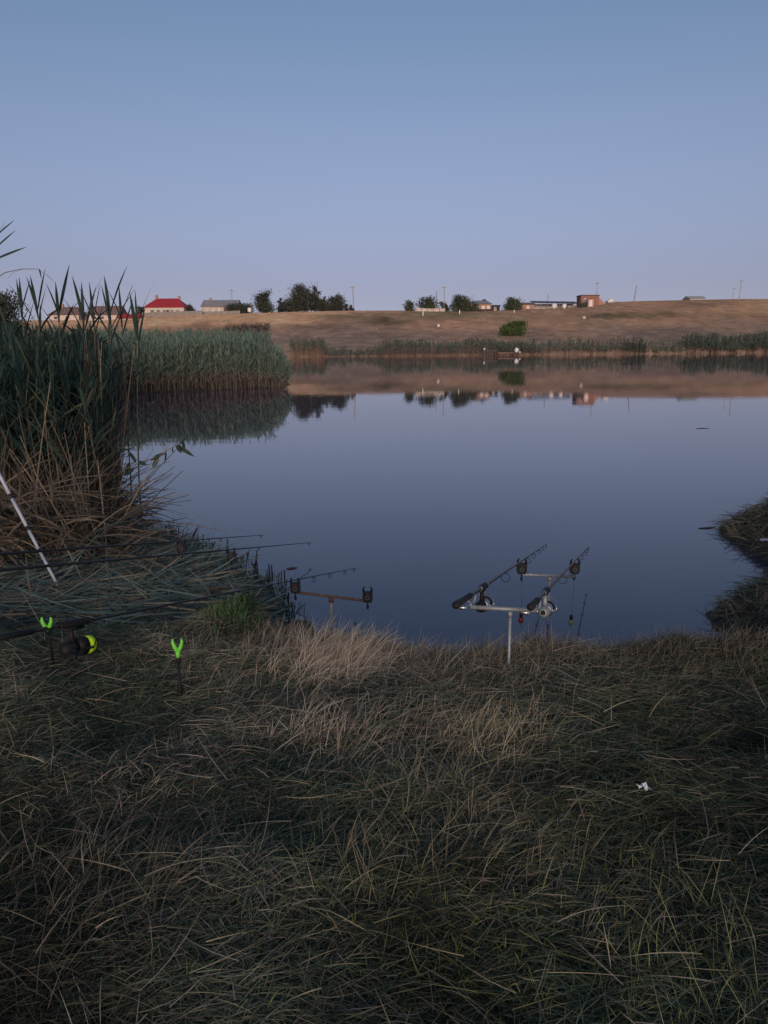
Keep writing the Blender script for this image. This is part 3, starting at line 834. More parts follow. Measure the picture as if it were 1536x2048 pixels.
pa.append(strips(np.stack([x, y, zb+.1], 1), dirs(900, -.5, .8, .25, .3), rng.uniform(.4, 1.1, 900), .016, .25, c*1.1, 4, 'stem', rng.normal(0, .1, 900)))
y = rng.uniform(5.9, 8.6, 2600); x = y*rng.uniform(edge_u(-40), edge_u(250), 2600)
zb = np.maximum(ground_z(x, y), 0)+rng.random(2600)*.5*(1-sm(edge_u(100), edge_u(250), x/y))
pa.append(strips(np.stack([x, y, zb], 1), dirs(2600, 0, None, .3, .45), rng.uniform(.2, .7, 2600), .018, .3, mixcol(2600, [(.14, .115, .09), (.10, .085, .07), (.18, .15, .11), (.07, .09, .075)]), 3, 'leaf', rng.normal(0, .1, 2600)))
o = np_mesh('dead_reeds', *join(pa), 'blade')
tag(o, 'brown tangle of dead broken reeds below the dark thicket', 'reeds', kind='stuff')

# single reeds that stand out against the sky
def leaf_mesh(L, W, droop, twist, seed):
    R = random.Random(seed); n = 7; v = []; f = []
    for i in range(n+1):
        t = i/n
        w = W*.5*max(.03, (.4+3.0*t*(1-t)**1.1-.4*t**3))*.9
        a = twist*t
        cx, cz = L*t*math.cos(droop*t*.6), -L*droop*t*t*.5
        v += [(cx, -w*math.cos(a), cz-w*math.sin(a)), (cx, 0, cz-.12*W*(1-t)), (cx, w*math.cos(a), cz+w*math.sin(a))]
    for i in range(n):
        b = i*3
        f += [(b, b+1, b+4, b+3), (b+1, b+2, b+5, b+4)]
    me = bpy.data.meshes.new('leaf'); me.from_pydata(v, [], f); me.materials.append(M['reed_leaf'])
    me.polygons.foreach_set('use_smooth', [True]*len(me.polygons))
    return me
LEAVES = [leaf_mesh(.55, .034, d, tw, i) for i, (d, tw) in enumerate([(.1, .1), (.3, .3), (.55, -.4), (.85, .2), (.2, -.2)])]
def reed(px, py_top, Y, label, nl=13, lean=(0, 0), seed=0, spread=1.0, top_el=1.25):
    R = random.Random(seed)
    q = P(px, py_top, Y)
    zb = max(gz(q.x, q.y), -.2) if float(pond_dist(q.x, q.y)) > 0 else -.25
    H = q.z-zb-.35
    t = thing('common_reed', (q.x-lean[0], q.y-lean[1], zb), label, 'reed', 'reed tops against the evening sky')
    def pt(f): return Vector((lean[0]*f*f, lean[1]*f*f, H*f))
    MB().tube([pt(0), pt(.3), pt(.6), pt(.85), pt(1)], [.009, .008, .007, .005, .003], 6).build('stem', 'reed_stem', t, True)
    for i in range(nl):
        f = 1-.02-.42*(i/nl)**1.25
        me = R.choice(LEAVES if i > 4 else LEAVES[:2]+LEAVES[4:])
        o = bpy.data.objects.new('leaf', me); COL.objects.link(o); o.parent = t
        o.location = pt(f)
        az = i*2.4+R.uniform(-.5, .5)
        el = top_el-.045*i*spread+R.uniform(-.15, .15)
        o.rotation_euler = Euler((R.uniform(-.4, .4), -el, az), 'XYZ')
        s = R.uniform(.75, 1.1); o.scale = (s, s*R.uniform(.85, 1.2), s)
    return t
reed(68, 541, 8.2, 'reed with a full fan of leaves nearest the dark tree', 15, (.05, 0), 1)
reed(112, 553, 8.9, 'reed with thin drooping leaves right of the full fan', 12, (.06, .1), 2)
reed(160, 560, 8.3, 'reed with dense upright leaves in front of the brown roofed house', 15, (-.03, 0), 3)
reed(182, 566, 9.2, 'slender reed between the dense upright one and the tall spiky one', 11, (.02, .1), 4)
reed(214, 553, 8.6, 'tall spiky reed top in front of the brown roofed house', 14, (.08, 0), 5)
reed(238, 560, 9.4, 'reed with one very tall thin leaf right of the spiky top', 10, (.05, 0), 6)
reed(272, 572, 8.8, 'single open reed top left of the red roofed house', 8, (.14, 0), 7, .8, 1.3)
reed(36, 556, 9.8, 'reed standing right in front of the dark tree', 12, (0, 0), 8)
reed(10, 585, 8.4, 'leafy reed at the left edge below the dark tree top', 13, (.05, 0), 14)
Y = 6.6
r0 = P(-34, 700, Y); r0.z = gz(r0.x, r0.y)
t = thing('common_reed', r0, 'tallest reed whose long leaf tips lean in from the left edge', 'reed', 'reed tops against the evening sky')
pts = [r0, P(-32, 640, Y), P(-26, 560, Y), P(-16, 500, Y), P(-10, 470, Y)]
MB().tube([p-r0 for p in pts], [.009, .008, .007, .005, .003], 6).build('stem', 'reed_stem', t, True)
for px, py, ex, ey, w_ in ((-12, 476, 27, 437, 1.0), (-12, 480, 9, 440, .8), (-16, 503, 29, 458, 1.1), (-18, 522, 52, 491, 1.0), (-14, 490, -40, 450, 1), (-22, 540, -70, 520, 1), (-24, 560, 8, 600, 1), (-26, 580, -80, 600, 1)):
    a, b2 = P(px, py, Y), P(ex, ey, Y-.1)
    d = b2-a; s_ = d.length/.55
    o = bpy.data.objects.new('leaf', LEAVES[0]); COL.objects.link(o); o.parent = t
    o.location = a-r0; o.rotation_mode = 'QUATERNION'; o.rotation_quaternion = d.to_track_quat('X', 'Z') @ Euler((.9, 0, 0)).to_quaternion()
    o.scale = (s_, w_, .5)
# arching dead panicle from the left edge
pts = [P(-60, 640, 8.0), P(-20, 565, 8.0), P(10, 545, 8.0), P(45, 538, 8.0), P(78, 538, 8.0), P(84, 545, 8.0)]
t = thing('arching_reed', (pts[0].x, pts[0].y, gz(pts[0].x, pts[0].y)), 'thin dry reed stalk arching in from the left edge', 'reed')
MB().tube([Vector((0, 0, 0))]+[p-t.location for p in pts], [.007, .006, .005, .0045, .004, .003, .002], 6).build('stem', 'reed_stem', t, True)
for i, (k, az) in enumerate(((3, 3.6), (4, 5.2), (5, -.4))):
    o = bpy.data.objects.new('leaf', LEAVES[2]); COL.objects.link(o); o.parent = t
    o.location = pts[k]-t.location; o.rotation_euler = (0, .3, az); o.scale = (.35, .45, .4)
# broken reed hanging out over the water
Y = 7.6
pts = [P(178, 985, Y), P(215, 962, Y), P(252, 938, Y), P(280, 925, Y), P(305, 917, Y), P(330, 903, Y), P(352, 891, Y), P(366, 882, Y)]
t = thing('broken_reed', pts[0]-Vector((0, 0, .02)), 'broken reed stalk with hanging leaves reaching out over the water', 'reed')
MB().tube([p-t.location for p in pts], [.008, .007, .006, .006, .005, .005, .004, .003], 6).build('stem', 'reed_stem', t, True)
for px, py, ex, ey in ((258, 926, 251, 950), (268, 936, 250, 952), (272, 925, 258, 899), (276, 924, 290, 927), (306, 916, 330, 905), (318, 912, 304, 938), (325, 908, 302, 918), (332, 903, 332, 926),
                       (345, 895, 341, 902), (355, 890, 387, 915), (358, 890, 370, 872), (352, 892, 362, 905), (364, 882, 372, 898)):
    a, b2 = P(px, py, Y), P(ex, ey, Y+random.uniform(-.12, .12))
    d = b2-a; s = d.length/.55
    o = bpy.data.objects.new('leaf', LEAVES[random.choice((0, 4))]); COL.objects.link(o); o.parent = t
    o.location = a-t.location
    o.rotation_mode = 'QUATERNION'; o.rotation_quaternion = d.to_track_quat('X', 'Z') @ Euler((random.uniform(.9, 2.0), 0, 0)).to_quaternion()
    o.scale = (s, 1.35, .6)

# cut reeds lying on the low left bank
N = 13000
y = rng.uniform(4.7, 7.1, N); x = rng.uniform(-.62, -.05, N)*y
k = (pond_dist(x, y) > -.12) & (x/y < edge_u(560)) & (y > 4.55+.5*sm(edge_u(100), edge_u(480), x/y)*0)
x, y = x[k], y[k]; N = len(x)
zb = np.maximum(ground_z(x, y), .01)+rng.random(N)*.08+.01
Dc = dirs(N, .3, .75, .0, .06); ro = .7*noise(x, y, .7, 2); Dc = np.stack([Dc[:, 0]*np.cos(ro)-Dc[:, 1]*np.sin(ro), Dc[:, 0]*np.sin(ro)+Dc[:, 1]*np.cos(ro), Dc[:, 2]], 1)*np.where(rng.random(N) < .4, -1, 1)[:, None]; Dc[:, 2] = np.abs(Dc[:, 2]); Lc = rng.uniform(.15, .75, N)
k = pond_dist(x+Dc[:, 0]*Lc, y+Dc[:, 1]*Lc) > -.12
x, y, zb, Dc, Lc = x[k], y[k], zb[k], Dc[k], Lc[k]; N = len(x)
pa = [strips(np.stack([x, y, zb], 1), Dc, Lc, rng.uniform(.005, .016, N), rng.uniform(.0, .06, N),
      mixcol(N, [(.13, .19, .185), (.17, .23, .215), (.095, .14, .135), (.30, .26, .18), (.19, .165, .125)], [.33, .2, .22, .1, .15], .3), 4, 'leaf', rng.normal(0, .25, N))]
o = np_mesh('cut_reeds', *join(pa), 'blade')
tag(o, 'layer of cut green and straw reeds lying on the low left bank', 'reeds', kind='stuff')
# stubble at the water edge
x, y = scatter(520, -2.3, -.7, 5.6, 8.2, lambda x, y: (pond_dist(x, y) < .22) & (pond_dist(x, y) > -.42))
N = len(x)
o = np_mesh('reed_stubble', *strips(np.stack([x, y, np.maximum(ground_z(x, y), -.1)], 1), dirs(N, 0, None, 1.35, .16), rng.uniform(.06, .2, N), .014, 0, mixcol(N, [(.04, .032, .03), (.06, .045, .04), (.09, .07, .05)]), 2, 'stub'), 'blade')
tag(o, 'dark stubble of cut reeds in the shallow water', 'reeds', kind='stuff')
# fresh green clump
def clump(name, px0, px1, py0, py1, n, h0, h1, wd, cols, label, cat='grass', el=1.15, els=.25, az=None, droop=.3, prof='blade'):
    pa = []
    a = [G(px, py) for px in np.linspace(px0, px1, 7) for py in np.linspace(py0, py1, 5)]
    a = np.array([(q.x, q.y) for q in a])
    i = rng.integers(0, len(a), n)
    j = rng.normal(0, .07, (n, 2)); x, y = a[i, 0]+j[:, 0], a[i, 1]+j[:, 1]
    zb = np.maximum(ground_z(x, y), -.05)
    V_ = strips(np.stack([x, y, zb], 1), dirs(n, az if az is not None else 0, .6 if az is not None else None, el, els), rng.uniform(h0, h1, n), wd*rng.uniform(.7, 1.2, n), droop, mixcol(n, cols), 4, prof)
    o = np_mesh(name, *V_, 'blade')
    return tag(o, label, cat, kind='stuff')
clump('green_grass', 370, 540, 1165, 1230, 2400, .06, .13, .009, [(.09, .165, .075), (.11, .19, .085), (.08, .135, .065), (.15, .20, .10)], 'fresh bright green grass clump at the edge of the cut reeds')
clump('green_grass', 490, 565, 1205, 1262, 420, .09, .18, .011, [(.035, .07, .032), (.045, .085, .038)], 'darker green grass clump beside the water left of the rusty bar')
clump('broad_leaves', 668, 735, 1462, 1482, 60, .05, .10, .02, [(.06, .11, .06), (.05, .095, .055)], 'low dark green broad leaves beside a pale tussock', 'weed', .6, .3, None, .4, 'leaf')
clump('dark_leaves', 300, 380, 1098, 1112, 22, .14, .34, .022, [(.02, .026, .028), (.03, .036, .036)], 'dark pointed leaves sticking up at the low bank tip', 'plant', 1.2, .25, None, .05, 'leaf')

# ------------------------------------------------------------------ grass on the near bank
def bank_points(n, x0=-3.4, x1=3.6, y0=.75, y1=5.0):
    u = rng.uniform(-.78, .78, n); y = rng.uniform(y0, y1, n); x = u*np.maximum(y, 1.2)*1.02
    m = int(n*.22); v = rng.uniform(.78, 2.6, m)*rng.choice((-1, 1), m); y2 = rng.uniform(-.6, y1, m); x2 = v*np.maximum(y2, 1.4)
    k = np.abs(x2) < 5.2
    x = np.concatenate([x, x2[k]]); y = np.concatenate([y, y2[k]])
    d = pond_dist(x, y)
    k = d > .03
    return x[k], y[k], d[k]
TAN = np.array([.36, .31, .245]); STRAW = np.array([.42, .37, .25]); OLIVE = np.array([.185, .185, .125]); GREEN = np.array([.115, .155, .082]); DGREEN = np.array([.072, .110, .082]); BROWN = np.array([.21, .18, .145]); GREY = np.array([.26, .245, .21])
def bank_mix(x, y, d):
    """weights of dry, green: patches by place"""
    n1 = noise(x, y, .8, 1); n2 = noise(x, y, .35, 3); n3 = noise(x, y, 1.6, 5)
    dry = .34+.28*n1+.25*n2+.38*np.exp(-((d-.25)/.35)**2)
    dry = dry-.35*sm(.9, 1.9, x)+.15*np.exp(-((x+.25)/.5)**2-((y-2.9)/.7)**2)
    return np.clip(dry, 0, 1), np.clip(.5+.5*n3, 0, 1)
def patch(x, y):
    """clump tones; vignette painted in as darker grass to the right and near left"""
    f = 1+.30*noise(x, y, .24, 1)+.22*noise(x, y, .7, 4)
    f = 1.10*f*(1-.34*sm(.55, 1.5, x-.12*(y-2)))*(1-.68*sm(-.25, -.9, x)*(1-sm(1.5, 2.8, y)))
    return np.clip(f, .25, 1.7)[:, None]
WETG = np.array([.20, .215, .075])
gp = []
# matted thatch
x, y, d = bank_points(122000); N = len(x)
dry, mo = bank_mix(x, y, d)
az = .4+1.0*noise(x, y, 1.1, 2)+rng.normal(0, .8, N)+PI*(rng.random(N) < .4)
e = np.abs(rng.normal(.1, .16, N))
D = np.stack([np.cos(az)*np.cos(e), np.sin(az)*np.cos(e), np.sin(e)], 1)
rd = rng.random(N)
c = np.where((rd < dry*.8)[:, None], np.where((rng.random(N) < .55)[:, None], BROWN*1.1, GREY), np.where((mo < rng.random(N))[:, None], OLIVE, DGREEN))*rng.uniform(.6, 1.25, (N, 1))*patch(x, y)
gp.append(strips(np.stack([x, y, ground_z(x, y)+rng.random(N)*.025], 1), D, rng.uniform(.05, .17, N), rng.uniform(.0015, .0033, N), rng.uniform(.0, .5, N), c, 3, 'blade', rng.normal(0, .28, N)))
# fine green growth
x, y, d = bank_points(68000); N = len(x)
dry, mo = bank_mix(x, y, d)
k = rng.random(N) > dry*.8
x, y, d, mo = x[k], y[k], d[k], mo[k]; N = len(x)
c = np.where((mo < rng.random(N))[:, None], GREEN, DGREEN)
wg = 1.4*np.exp(-((x-.42)/.42)**2-((y-1.7)/.5)**2) > rng.random(N)
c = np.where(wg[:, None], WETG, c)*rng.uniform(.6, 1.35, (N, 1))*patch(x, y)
gp.append(strips(np.stack([x, y, ground_z(x, y)], 1), dirs(N, 0, None, .95, .3), rng.uniform(.03, .10, N), rng.uniform(.0015, .0032, N), rng.uniform(.1, .7, N), c, 3, 'blade', rng.normal(0, .2, N)))
o = np_mesh('grass', *join(gp), 'blade')
tag(o, 'matted dark green and brown grass covering the near bank', 'grass', kind='stuff')
gp = []
# dry tufts near the water and in patches
nt_ = 520
x, y, d = bank_points(9000)
dry, mo = bank_mix(x, y, d)
k = (rng.random(len(x)) < np.exp(-((d-.3)/.3)**2)*.55+.10*dry**2*(y > 1.6))
k &= ~((x < -.55) & (y > 3.75))
x, y = x[k][:nt_*2], y[k][:nt_*2]
for cx, cy in zip(x, y):
    n = rng.integers(14, 48)
    sp = rng.uniform(.04, .12)
    bx = cx+rng.normal(0, sp, n); by = cy+rng.normal(0, sp, n)
    a0 = .35+.8*float(noise(np.array(cx), np.array(cy), 1.4, 4))
    base = STRAW*.8 if rng.random() < .3 else TAN
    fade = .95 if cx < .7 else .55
    gp.append(strips(np.stack([bx, by, ground_z(bx, by)], 1), dirs(n, a0, 1.3, .85, .35), rng.uniform(.06, .2, n), .0021, rng.uniform(.15, .6, n), base*fade*rng.uniform(.6, 1.2, (n, 1)), 4, 'blade', rng.normal(0, .12, n)))
# big pale tussocks where the photograph shows them
for px, py, n, h, a0, cc in ((655, 1345, 480, .30, .7, TAN*1.55), (700, 1330, 300, .26, .5, TAN*1.5), (610, 1300, 260, .24, .6, TAN*1.4), (740, 1310, 200, .2, .3, TAN), (660, 1480, 320, .24, .8, TAN*1.3), (560, 1290, 240, .22, 1.2, TAN),
                             (930, 1490, 300, .24, .8, STRAW*1.0), (1000, 1465, 160, .2, .9, STRAW*1.0), (880, 1600, 200, .2, 1.3, STRAW*.75), (190, 1750, 220, .26, .9, TAN*.6), (150, 1880, 80, .3, 1.4, TAN*.35),
                             (1050, 1300, 200, .2, .9, TAN*.9), (1150, 1300, 130, .18, 1.2, TAN*.8), (960, 1290, 160, .18, .8, TAN*.8), (1240, 1300, 120, .16, 1.4, TAN*.6), (1340, 1295, 120, .15, 1.3, TAN*.55),
                             (1450, 1290, 130, .16, 1.4, TAN*.5), (290, 1580, 130, .22, -.7, BROWN*2), (1010, 1690, 170, .2, .3, STRAW*.7), (780, 1750, 150, .24, 1.4, STRAW*.6), (1400, 1960, 150, .26, 1.3, (.24, .27, .13)*np.ones(3)), (430, 1380, 120, .2, .5, TAN*.9)):
    q = G(px, py)
    n = int(n*1.5); bx = q.x+rng.normal(0, .13, n); by = q.y+rng.normal(0, .11, n)
    gp.append(strips(np.stack([bx, by, ground_z(bx, by)], 1), dirs(n, a0, .8, .8, .32), h*rng.uniform(.35, 1.1, n), .0022, rng.uniform(.1, .8, n), cc*rng.uniform(.65, 1.2, (n, 1)), 4, 'blade', rng.normal(0, .22, n)))
o = np_mesh('dry_grass', *join(gp), 'blade')
tag(o, 'pale dry grass tufts along the water edge and on the bank', 'grass', kind='stuff')
# loose straw
x, y, d = bank_points(2600); N = len(x)
e = np.minimum(np.abs(rng.normal(.18, .22, N)), .6); a = rng.uniform(0, 2*PI, N)
D = np.stack([np.cos(a)*np.cos(e), np.sin(a)*np.cos(e), np.sin(e)], 1)
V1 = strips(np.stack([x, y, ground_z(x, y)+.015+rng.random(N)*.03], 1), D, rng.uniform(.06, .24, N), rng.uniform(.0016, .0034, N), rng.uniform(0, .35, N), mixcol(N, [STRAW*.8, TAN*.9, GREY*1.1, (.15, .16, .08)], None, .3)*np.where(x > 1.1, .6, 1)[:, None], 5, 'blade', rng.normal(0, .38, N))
o = np_mesh('straw', *V1, 'blade')
tag(o, 'loose pale straw stalks lying on the grass', 'straw', kind='stuff')
# right hand bank: overhanging dark growth
pa = []
for n, dl in ((34000, 0), (26000, 1)):
    y = rng.uniform(4.2, 9.6, n); x = rng.uniform(2.0, 6.0, n)
    d = pond_dist(x, y); k = (d > -.2) & (d < (1.3 if not dl else .16)) & (x/y < .75)
    x, y, d = x[k], y[k], d[k]; N = len(x)
    c = mixcol(N, [(.075, .09, .068), (.055, .07, .058), (.13, .11, .085), (.09, .075, .062), (.20, .17, .13)], [.32, .25, .2, .15, .08], .35)
    a = rng.normal(PI*.95, 1.0, N); e = rng.normal(.75 if not dl else .1, .35, N)
    D = np.stack([np.cos(a)*np.cos(e), np.sin(a)*np.cos(e), np.sin(e)], 1)
    pa.append(strips(np.stack([x, y, np.maximum(ground_z(x, y), .02)+(.05 if dl else 0)], 1), D, rng.uniform(.08, .30, N), rng.uniform(.003, .008, N), rng.uniform(.2, 1.1, N), c*np.array([2.1, 1.95, 1.8]), 4, 'leaf', rng.normal(0, .12, N)))
o = np_mesh('bank_growth', *join(pa), 'blade')
tag(o, 'dark overhanging grass on the right hand bank', 'grass', kind='stuff')

# ------------------------------------------------------------------ tackle
def on_line(A, B2, px):
    """the point of the line A-B seen in that column"""
    best = None
    for i in range(3001):
        q = A+(B2-A)*(i/3000*1.3-.15)
        l = RM.transposed() @ (q-Vector((0, 0, CAMZ)))
        e = abs(768+1536*l.x/-l.z-px)
        if best is None or e < best[0]: best = (e, q)
    return best[1]

def reel(par, pos, d, style, hand=1, k=1.0):
    """fixed-spool reel under the rod; d = towards the tip"""
    d = d.normalized(); side = d.cross(Vector((0, 0, 1))).normalized(); dn = d.cross(side).normalized()
    if dn.z > 0: dn = -dn
    def q(a, b, c): return pos+(d*a+side*b+dn*c)*k
    body = 'black' if style == 'dark' else 'silver'
    dark = 'black'
    bo = MB()
    bo.tube([q(-.02, 0, .02), q(-.012, 0, .045), q(-.005, 0, .07)], [.008*k, .010*k, .014*k], 8)
    bo.tube([q(-.045, 0, .018), q(.035, 0, .018)], .007*k, 6)
    bo.lathe(q(-.055, 0, .085), d, [(0, .010*k), (.008*k, .022*k), (.035*k, .027*k), (.06*k, .022*k), (.066*k, .016*k)], 12)
    r_ = bo.build('reel', 'black' if k < 1.2 or style == 'dark' else 'greymetal', par, True)
    if style != 'dark':
        MB().lathe(q(-.064, 0, .085), d, [(0, .005*k), (.003*k, .009*k), (.009*k, .010*k), (.012*k, .008*k)], 12).build('rear_cap', 'black', r_, True)
        MB().lathe(q(-.025, hand*.024, .085), side*hand, [(0, .017*k), (.004*k, .017*k), (.006*k, .012*k)], 12).build('side_plate', 'silver', r_, True)
    MB().lathe(q(.008, 0, .085), d, [(0, .016*k), (.004*k, .031*k), (.026*k, .033*k), (.028*k, .024*k)], 16).build('rotor', dark if style == 'dark' else 'silver', r_, True)
    sp = MB().lathe(q(.036, 0, .085), d, [(0, .030*k), (.006*k, .033*k), (.0061*k, .026*k), (.04*k, .0255*k)], 20).build('spool', dark, r_, True)
    MB().lathe(q(.0425, 0, .085), d, [(0, .0268*k), (.002*k, .0315*k if style == 'dark' else .0285*k), (.030*k, .0310*k if style == 'dark' else .028*k), (.032*k, .0268*k)], 20).build('wound_line', 'chart' if style == 'dark' else 'bronze', r_, True)
    MB().lathe(q(.0755, 0, .085), d, [(0, .033*k), (.004*k, .033*k), (.008*k, .022*k), (.016*k, .018*k), (.019*k, .008*k)], 16).build('drag_knob', 'black', r_, True)
    c = q(.045, 0, .085)
    pts = []
    for i in range(13):
        a = PI*(i/12)
        pts.append(c+(side*math.cos(a)*.044-dn*math.sin(a)*.052+d*math.sin(a)*.03)*k)
    MB().tube(pts, (.0022 if style == 'dark' else .0032)*k, 6).build('bail_wire', 'black' if style == 'dark' else 'silver', r_, True)
    for s in (-1, 1):
        MB().tube([q(.015, s*.034, .085), q(.045, s*.044, .085)], [.006*k, .004*k], 6).build('bail_arm', dark if style == 'dark' else 'silver', r_)
    h = hand
    MB().tube([q(-.03, h*.025, .085), q(-.03, h*.05, .085), q(-.05, h*.056, .088), q(-.075, h*.058, .088)], [.006*k, .005*k, .004*k, .004*k], 6).build('crank', dark if style == 'dark' else 'silver', r_)
    MB().lathe(q(-.075, h*.058, .088), side*h, [(0, .006*k), (.005*k, .009*k), (.028*k, .010*k), (.034*k, .007*k)], 10).build('crank_knob', 'black' if style == 'dark' else 'silver', r_, True)
    return r_

def rod(label, A, tip, reel_at=None, style='dark', hand=1, blank='carbon', grip=.3, guides=(), r0=.0085, k=1.0, sag=0.0):
    """A butt end, tip; everything straight"""
    d = tip-A; L = d.length; u = d.normalized()
    t = thing('fishing_rod', A, label, 'fishing rod', 'carp rods set out on the bank')
    side = u.cross(Vector((0, 0, 1))).normalized(); dn = u.cross(side).normalized()
    if dn.z > 0: dn = -dn
    def at(s, c=0.0): return u*s+dn*(c+sag*(s/L)**2)
    MB().tube([at(s*L) for s in (.0, .1, .2, .35, .5, .65, .8, .92, 1)], [r0, r0, r0*.9, r0*.78, r0*.66, r0*.53, r0*.4, r0*.3, r0*.22], 8).build('blank', blank, t, True)
    MB().tube([at(-.004), at(.0), at(.03), at(grip*.5), at(grip)], [r0*1.2, r0*1.8, r0*1.7, r0*1.4, r0*1.4], 10).build('handle_grip', 'foam', t, True)
    MB().tube([at(-.012), at(-.005)], [r0*1.5, r0*1.7], 10).build('butt_cap', 'black', t, True)
    if reel_at is not None:
        MB().tube([at(reel_at-.075), at(reel_at-.06), at(reel_at+.06), at(reel_at+.075)], [r0*1.3, r0*1.75, r0*1.75, r0*1.3], 10).build('reel_seat', 'black', t, True)
        for s in (-.085, .08):
            MB().tube([at(reel_at+s), at(reel_at+s+.012)], r0*1.5, 10).build('seat_ring', 'silver' if style != 'dark' else 'black', t, True)
        reel(t, at(reel_at), u, style, hand, k)
    for s, R in guides:
        g = MB().ring(at(s, R+.012), u, R, .0020, 14, 5)
        g.tube([at(s-.03, .004), at(s, .012)], .0016, 5); g.tube([at(s+.03, .004), at(s, .012)], .0016, 5)
        g.build('guide', 'black', t, True)
    return t, u, L

def alarm(par, c, k=1.0, led='redpl'):
    """bite alarm, rod lies in its fork at c (local point), faces the camera"""
    b_ = MB()
    w, h = .030*k, .075*k
    b_.add([(c.x-w*.72, c.y-.014, c.z-h), (c.x+w*.72, c.y-.014, c.z-h), (c.x+w, c.y-.014, c.z-h*.78), (c.x+w, c.y-.014, c.z-.012), (c.x-w, c.y-.014, c.z-.012), (c.x-w, c.y-.014, c.z-h*.78),
            (c.x-w*.72, c.y+.014, c.z-h), (c.x+w*.72, c.y+.014, c.z-h), (c.x+w, c.y+.014, c.z-h*.78), (c.x+w, c.y+.014, c.z-.012), (c.x-w, c.y+.014, c.z-.012), (c.x-w, c.y+.014, c.z-h*.78)],
           [(0, 1, 2, 3, 4, 5), (11, 10, 9, 8, 7, 6), (0, 6, 7, 1), (1, 7, 8, 2), (2, 8, 9, 3), (3, 9, 10, 4), (4, 10, 11, 5), (5, 11, 6, 0)])
    bo = b_.build('bite_alarm', 'black', par)
    for s in (-1, 1):
        MB().tube([(c.x+s*w*.78, c.y, c.z-.013), (c.x+s*w*.85, c.y, c.z+.008), (c.x+s*w*.6, c.y, c.z+.020*k)], [.007*k, .006*k, .004*k], 7).build('ear', 'black', bo, True)
    MB().lathe((c.x, c.y-.0145, c.z-h*.3), (0, -1, 0), [(0, .005), (.003, .004)], 8).build('lamp', led, bo)
    MB().ring((c.x, c.y-.015, c.z-h*.62), (0, 1, 0), .011*k, .0015, 12, 4).build('speaker_ring', 'greymetal', bo)
    MB().lathe((c.x, c.y, c.z-h-.045*k), (0, 0, 1), [(0, .004), (.012, .009), (.022, .009), (.024, .005), (.0445*k, .005)], 8).build('screw_thread', 'black', bo, True)
    return bo

# ---- right hand set
F1, T1 = P(942, 1190, 3.46), P(1093, 1088, 6.5)
F2, T2 = P(1072, 1203, 3.46), P(1178, 1093, 6.5)
A1 = on_line(F1, T1, 1044); A2 = on_line(F2, T2, 1150)
B1 = on_line(F1, T1, 912); B2 = on_line(F2, T2, 1061)
rl1 = (on_line(F1, T1, 966)-B1).length; rl2 = (on_line(F2, T2, 1092)-B2).length
def gl(B, T, pxs, Rs): return [((on_line(B, T, p)-B).length, R) for p, R in zip(pxs, Rs)]
rod('dark rod of the right hand pair with a silver reel', B1, T1, rl1, 'silver', -1, 'carbon', .30, gl(B1, T1, (1012, 1056, 1068, 1078, 1086, 1092), (.026, .02, .016, .013, .011, .008)), .010, 1.15)
rod('brownish red rod of the right hand pair with a silver reel', B2, T2, rl2, 'silver', -1, 'brownrod', .22, gl(B2, T2, (1126, 1156, 1163, 1170, 1174, 1177), (.026, .02, .016, .013, .011, .008)), .010, 1.21)
# front bar
def stand_bar(label, L, R, foot, m, rbar, rstick, alarms=(), rests=(), name='rod_stand', sm_=None):
    c = (L+R)/2
    t = thing(name, foot, label, 'rod stand', 'bank stands for the rods')
    MB().tube([L-t.location, R-t.location], rbar, 10).build('crossbar', m, t, True)
    top = Vector((foot.x, foot.y, 0)); f = (foot.x-L.x)/(R.x-L.x); onb = L+(R-L)*f
    MB().tube([Vector((0, 0, -.25)), onb-t.location-Vector((0, 0, rbar))], rstick, 10).build('upright', sm_ or m, t, True)
    MB().tube([onb-t.location-Vector((0, 0, .03+rbar)), onb-t.location-Vector((0, 0, rbar))], rstick*1.5, 10).build('collar', m, t, True)
    for q in alarms: alarm(t, q-t.location, 1.15)
    for q in rests:
        f2 = (q.x-L.x)/(R.x-L.x); ob = L+(R-L)*f2; a = ob-t.location; b2 = q-t.location
        v = MB()
        v.tube([a, Vector((a.x, a.y, b2.z-.03))], .006, 8)
        v.tube([Vector((a.x, a.y, b2.z-.03)), Vector((a.x-.018, a.y, b2.z-.018)), Vector((a.x-.022, a.y, b2.z+.012))], .005, 6)
        v.tube([Vector((a.x, a.y, b2.z-.03)), Vector((a.x+.018, a.y, b2.z-.018)), Vector((a.x+.022, a.y, b2.z+.012))], .005, 6)
        v.build('rod_rest', m if False else 'greymetal', t, True)
    return t
ft = G(1017, 1345); ft.y = 3.46; ft.x = P(1017, 1345, 3.46).x; ft.z = gz(ft.x, 3.46)
stand_bar('front galvanised bar under the handles of the right hand rods', P(940, 1214, 3.46), P(1074, 1221, 3.46), ft, 'greymetal', .0105, .0078, (), (F1-Vector((0, 0, .01)), F2-Vector((0, 0, .01))))
bl, br = P(1044, 1149, A1.y), P(1150, 1153, A2.y)
xf = P(1096, 1290, 5.15).x
stand_bar('rear galvanised bar with two alarms standing in the water', bl, br, Vector((xf, bl.y+(br.y-bl.y)*(xf-bl.x)/(br.x-bl.x), -.2)), 'greymetal', .0105, .0085, (A1-Vector((0, 0, .008)), A2-Vector((0, 0, .008))))
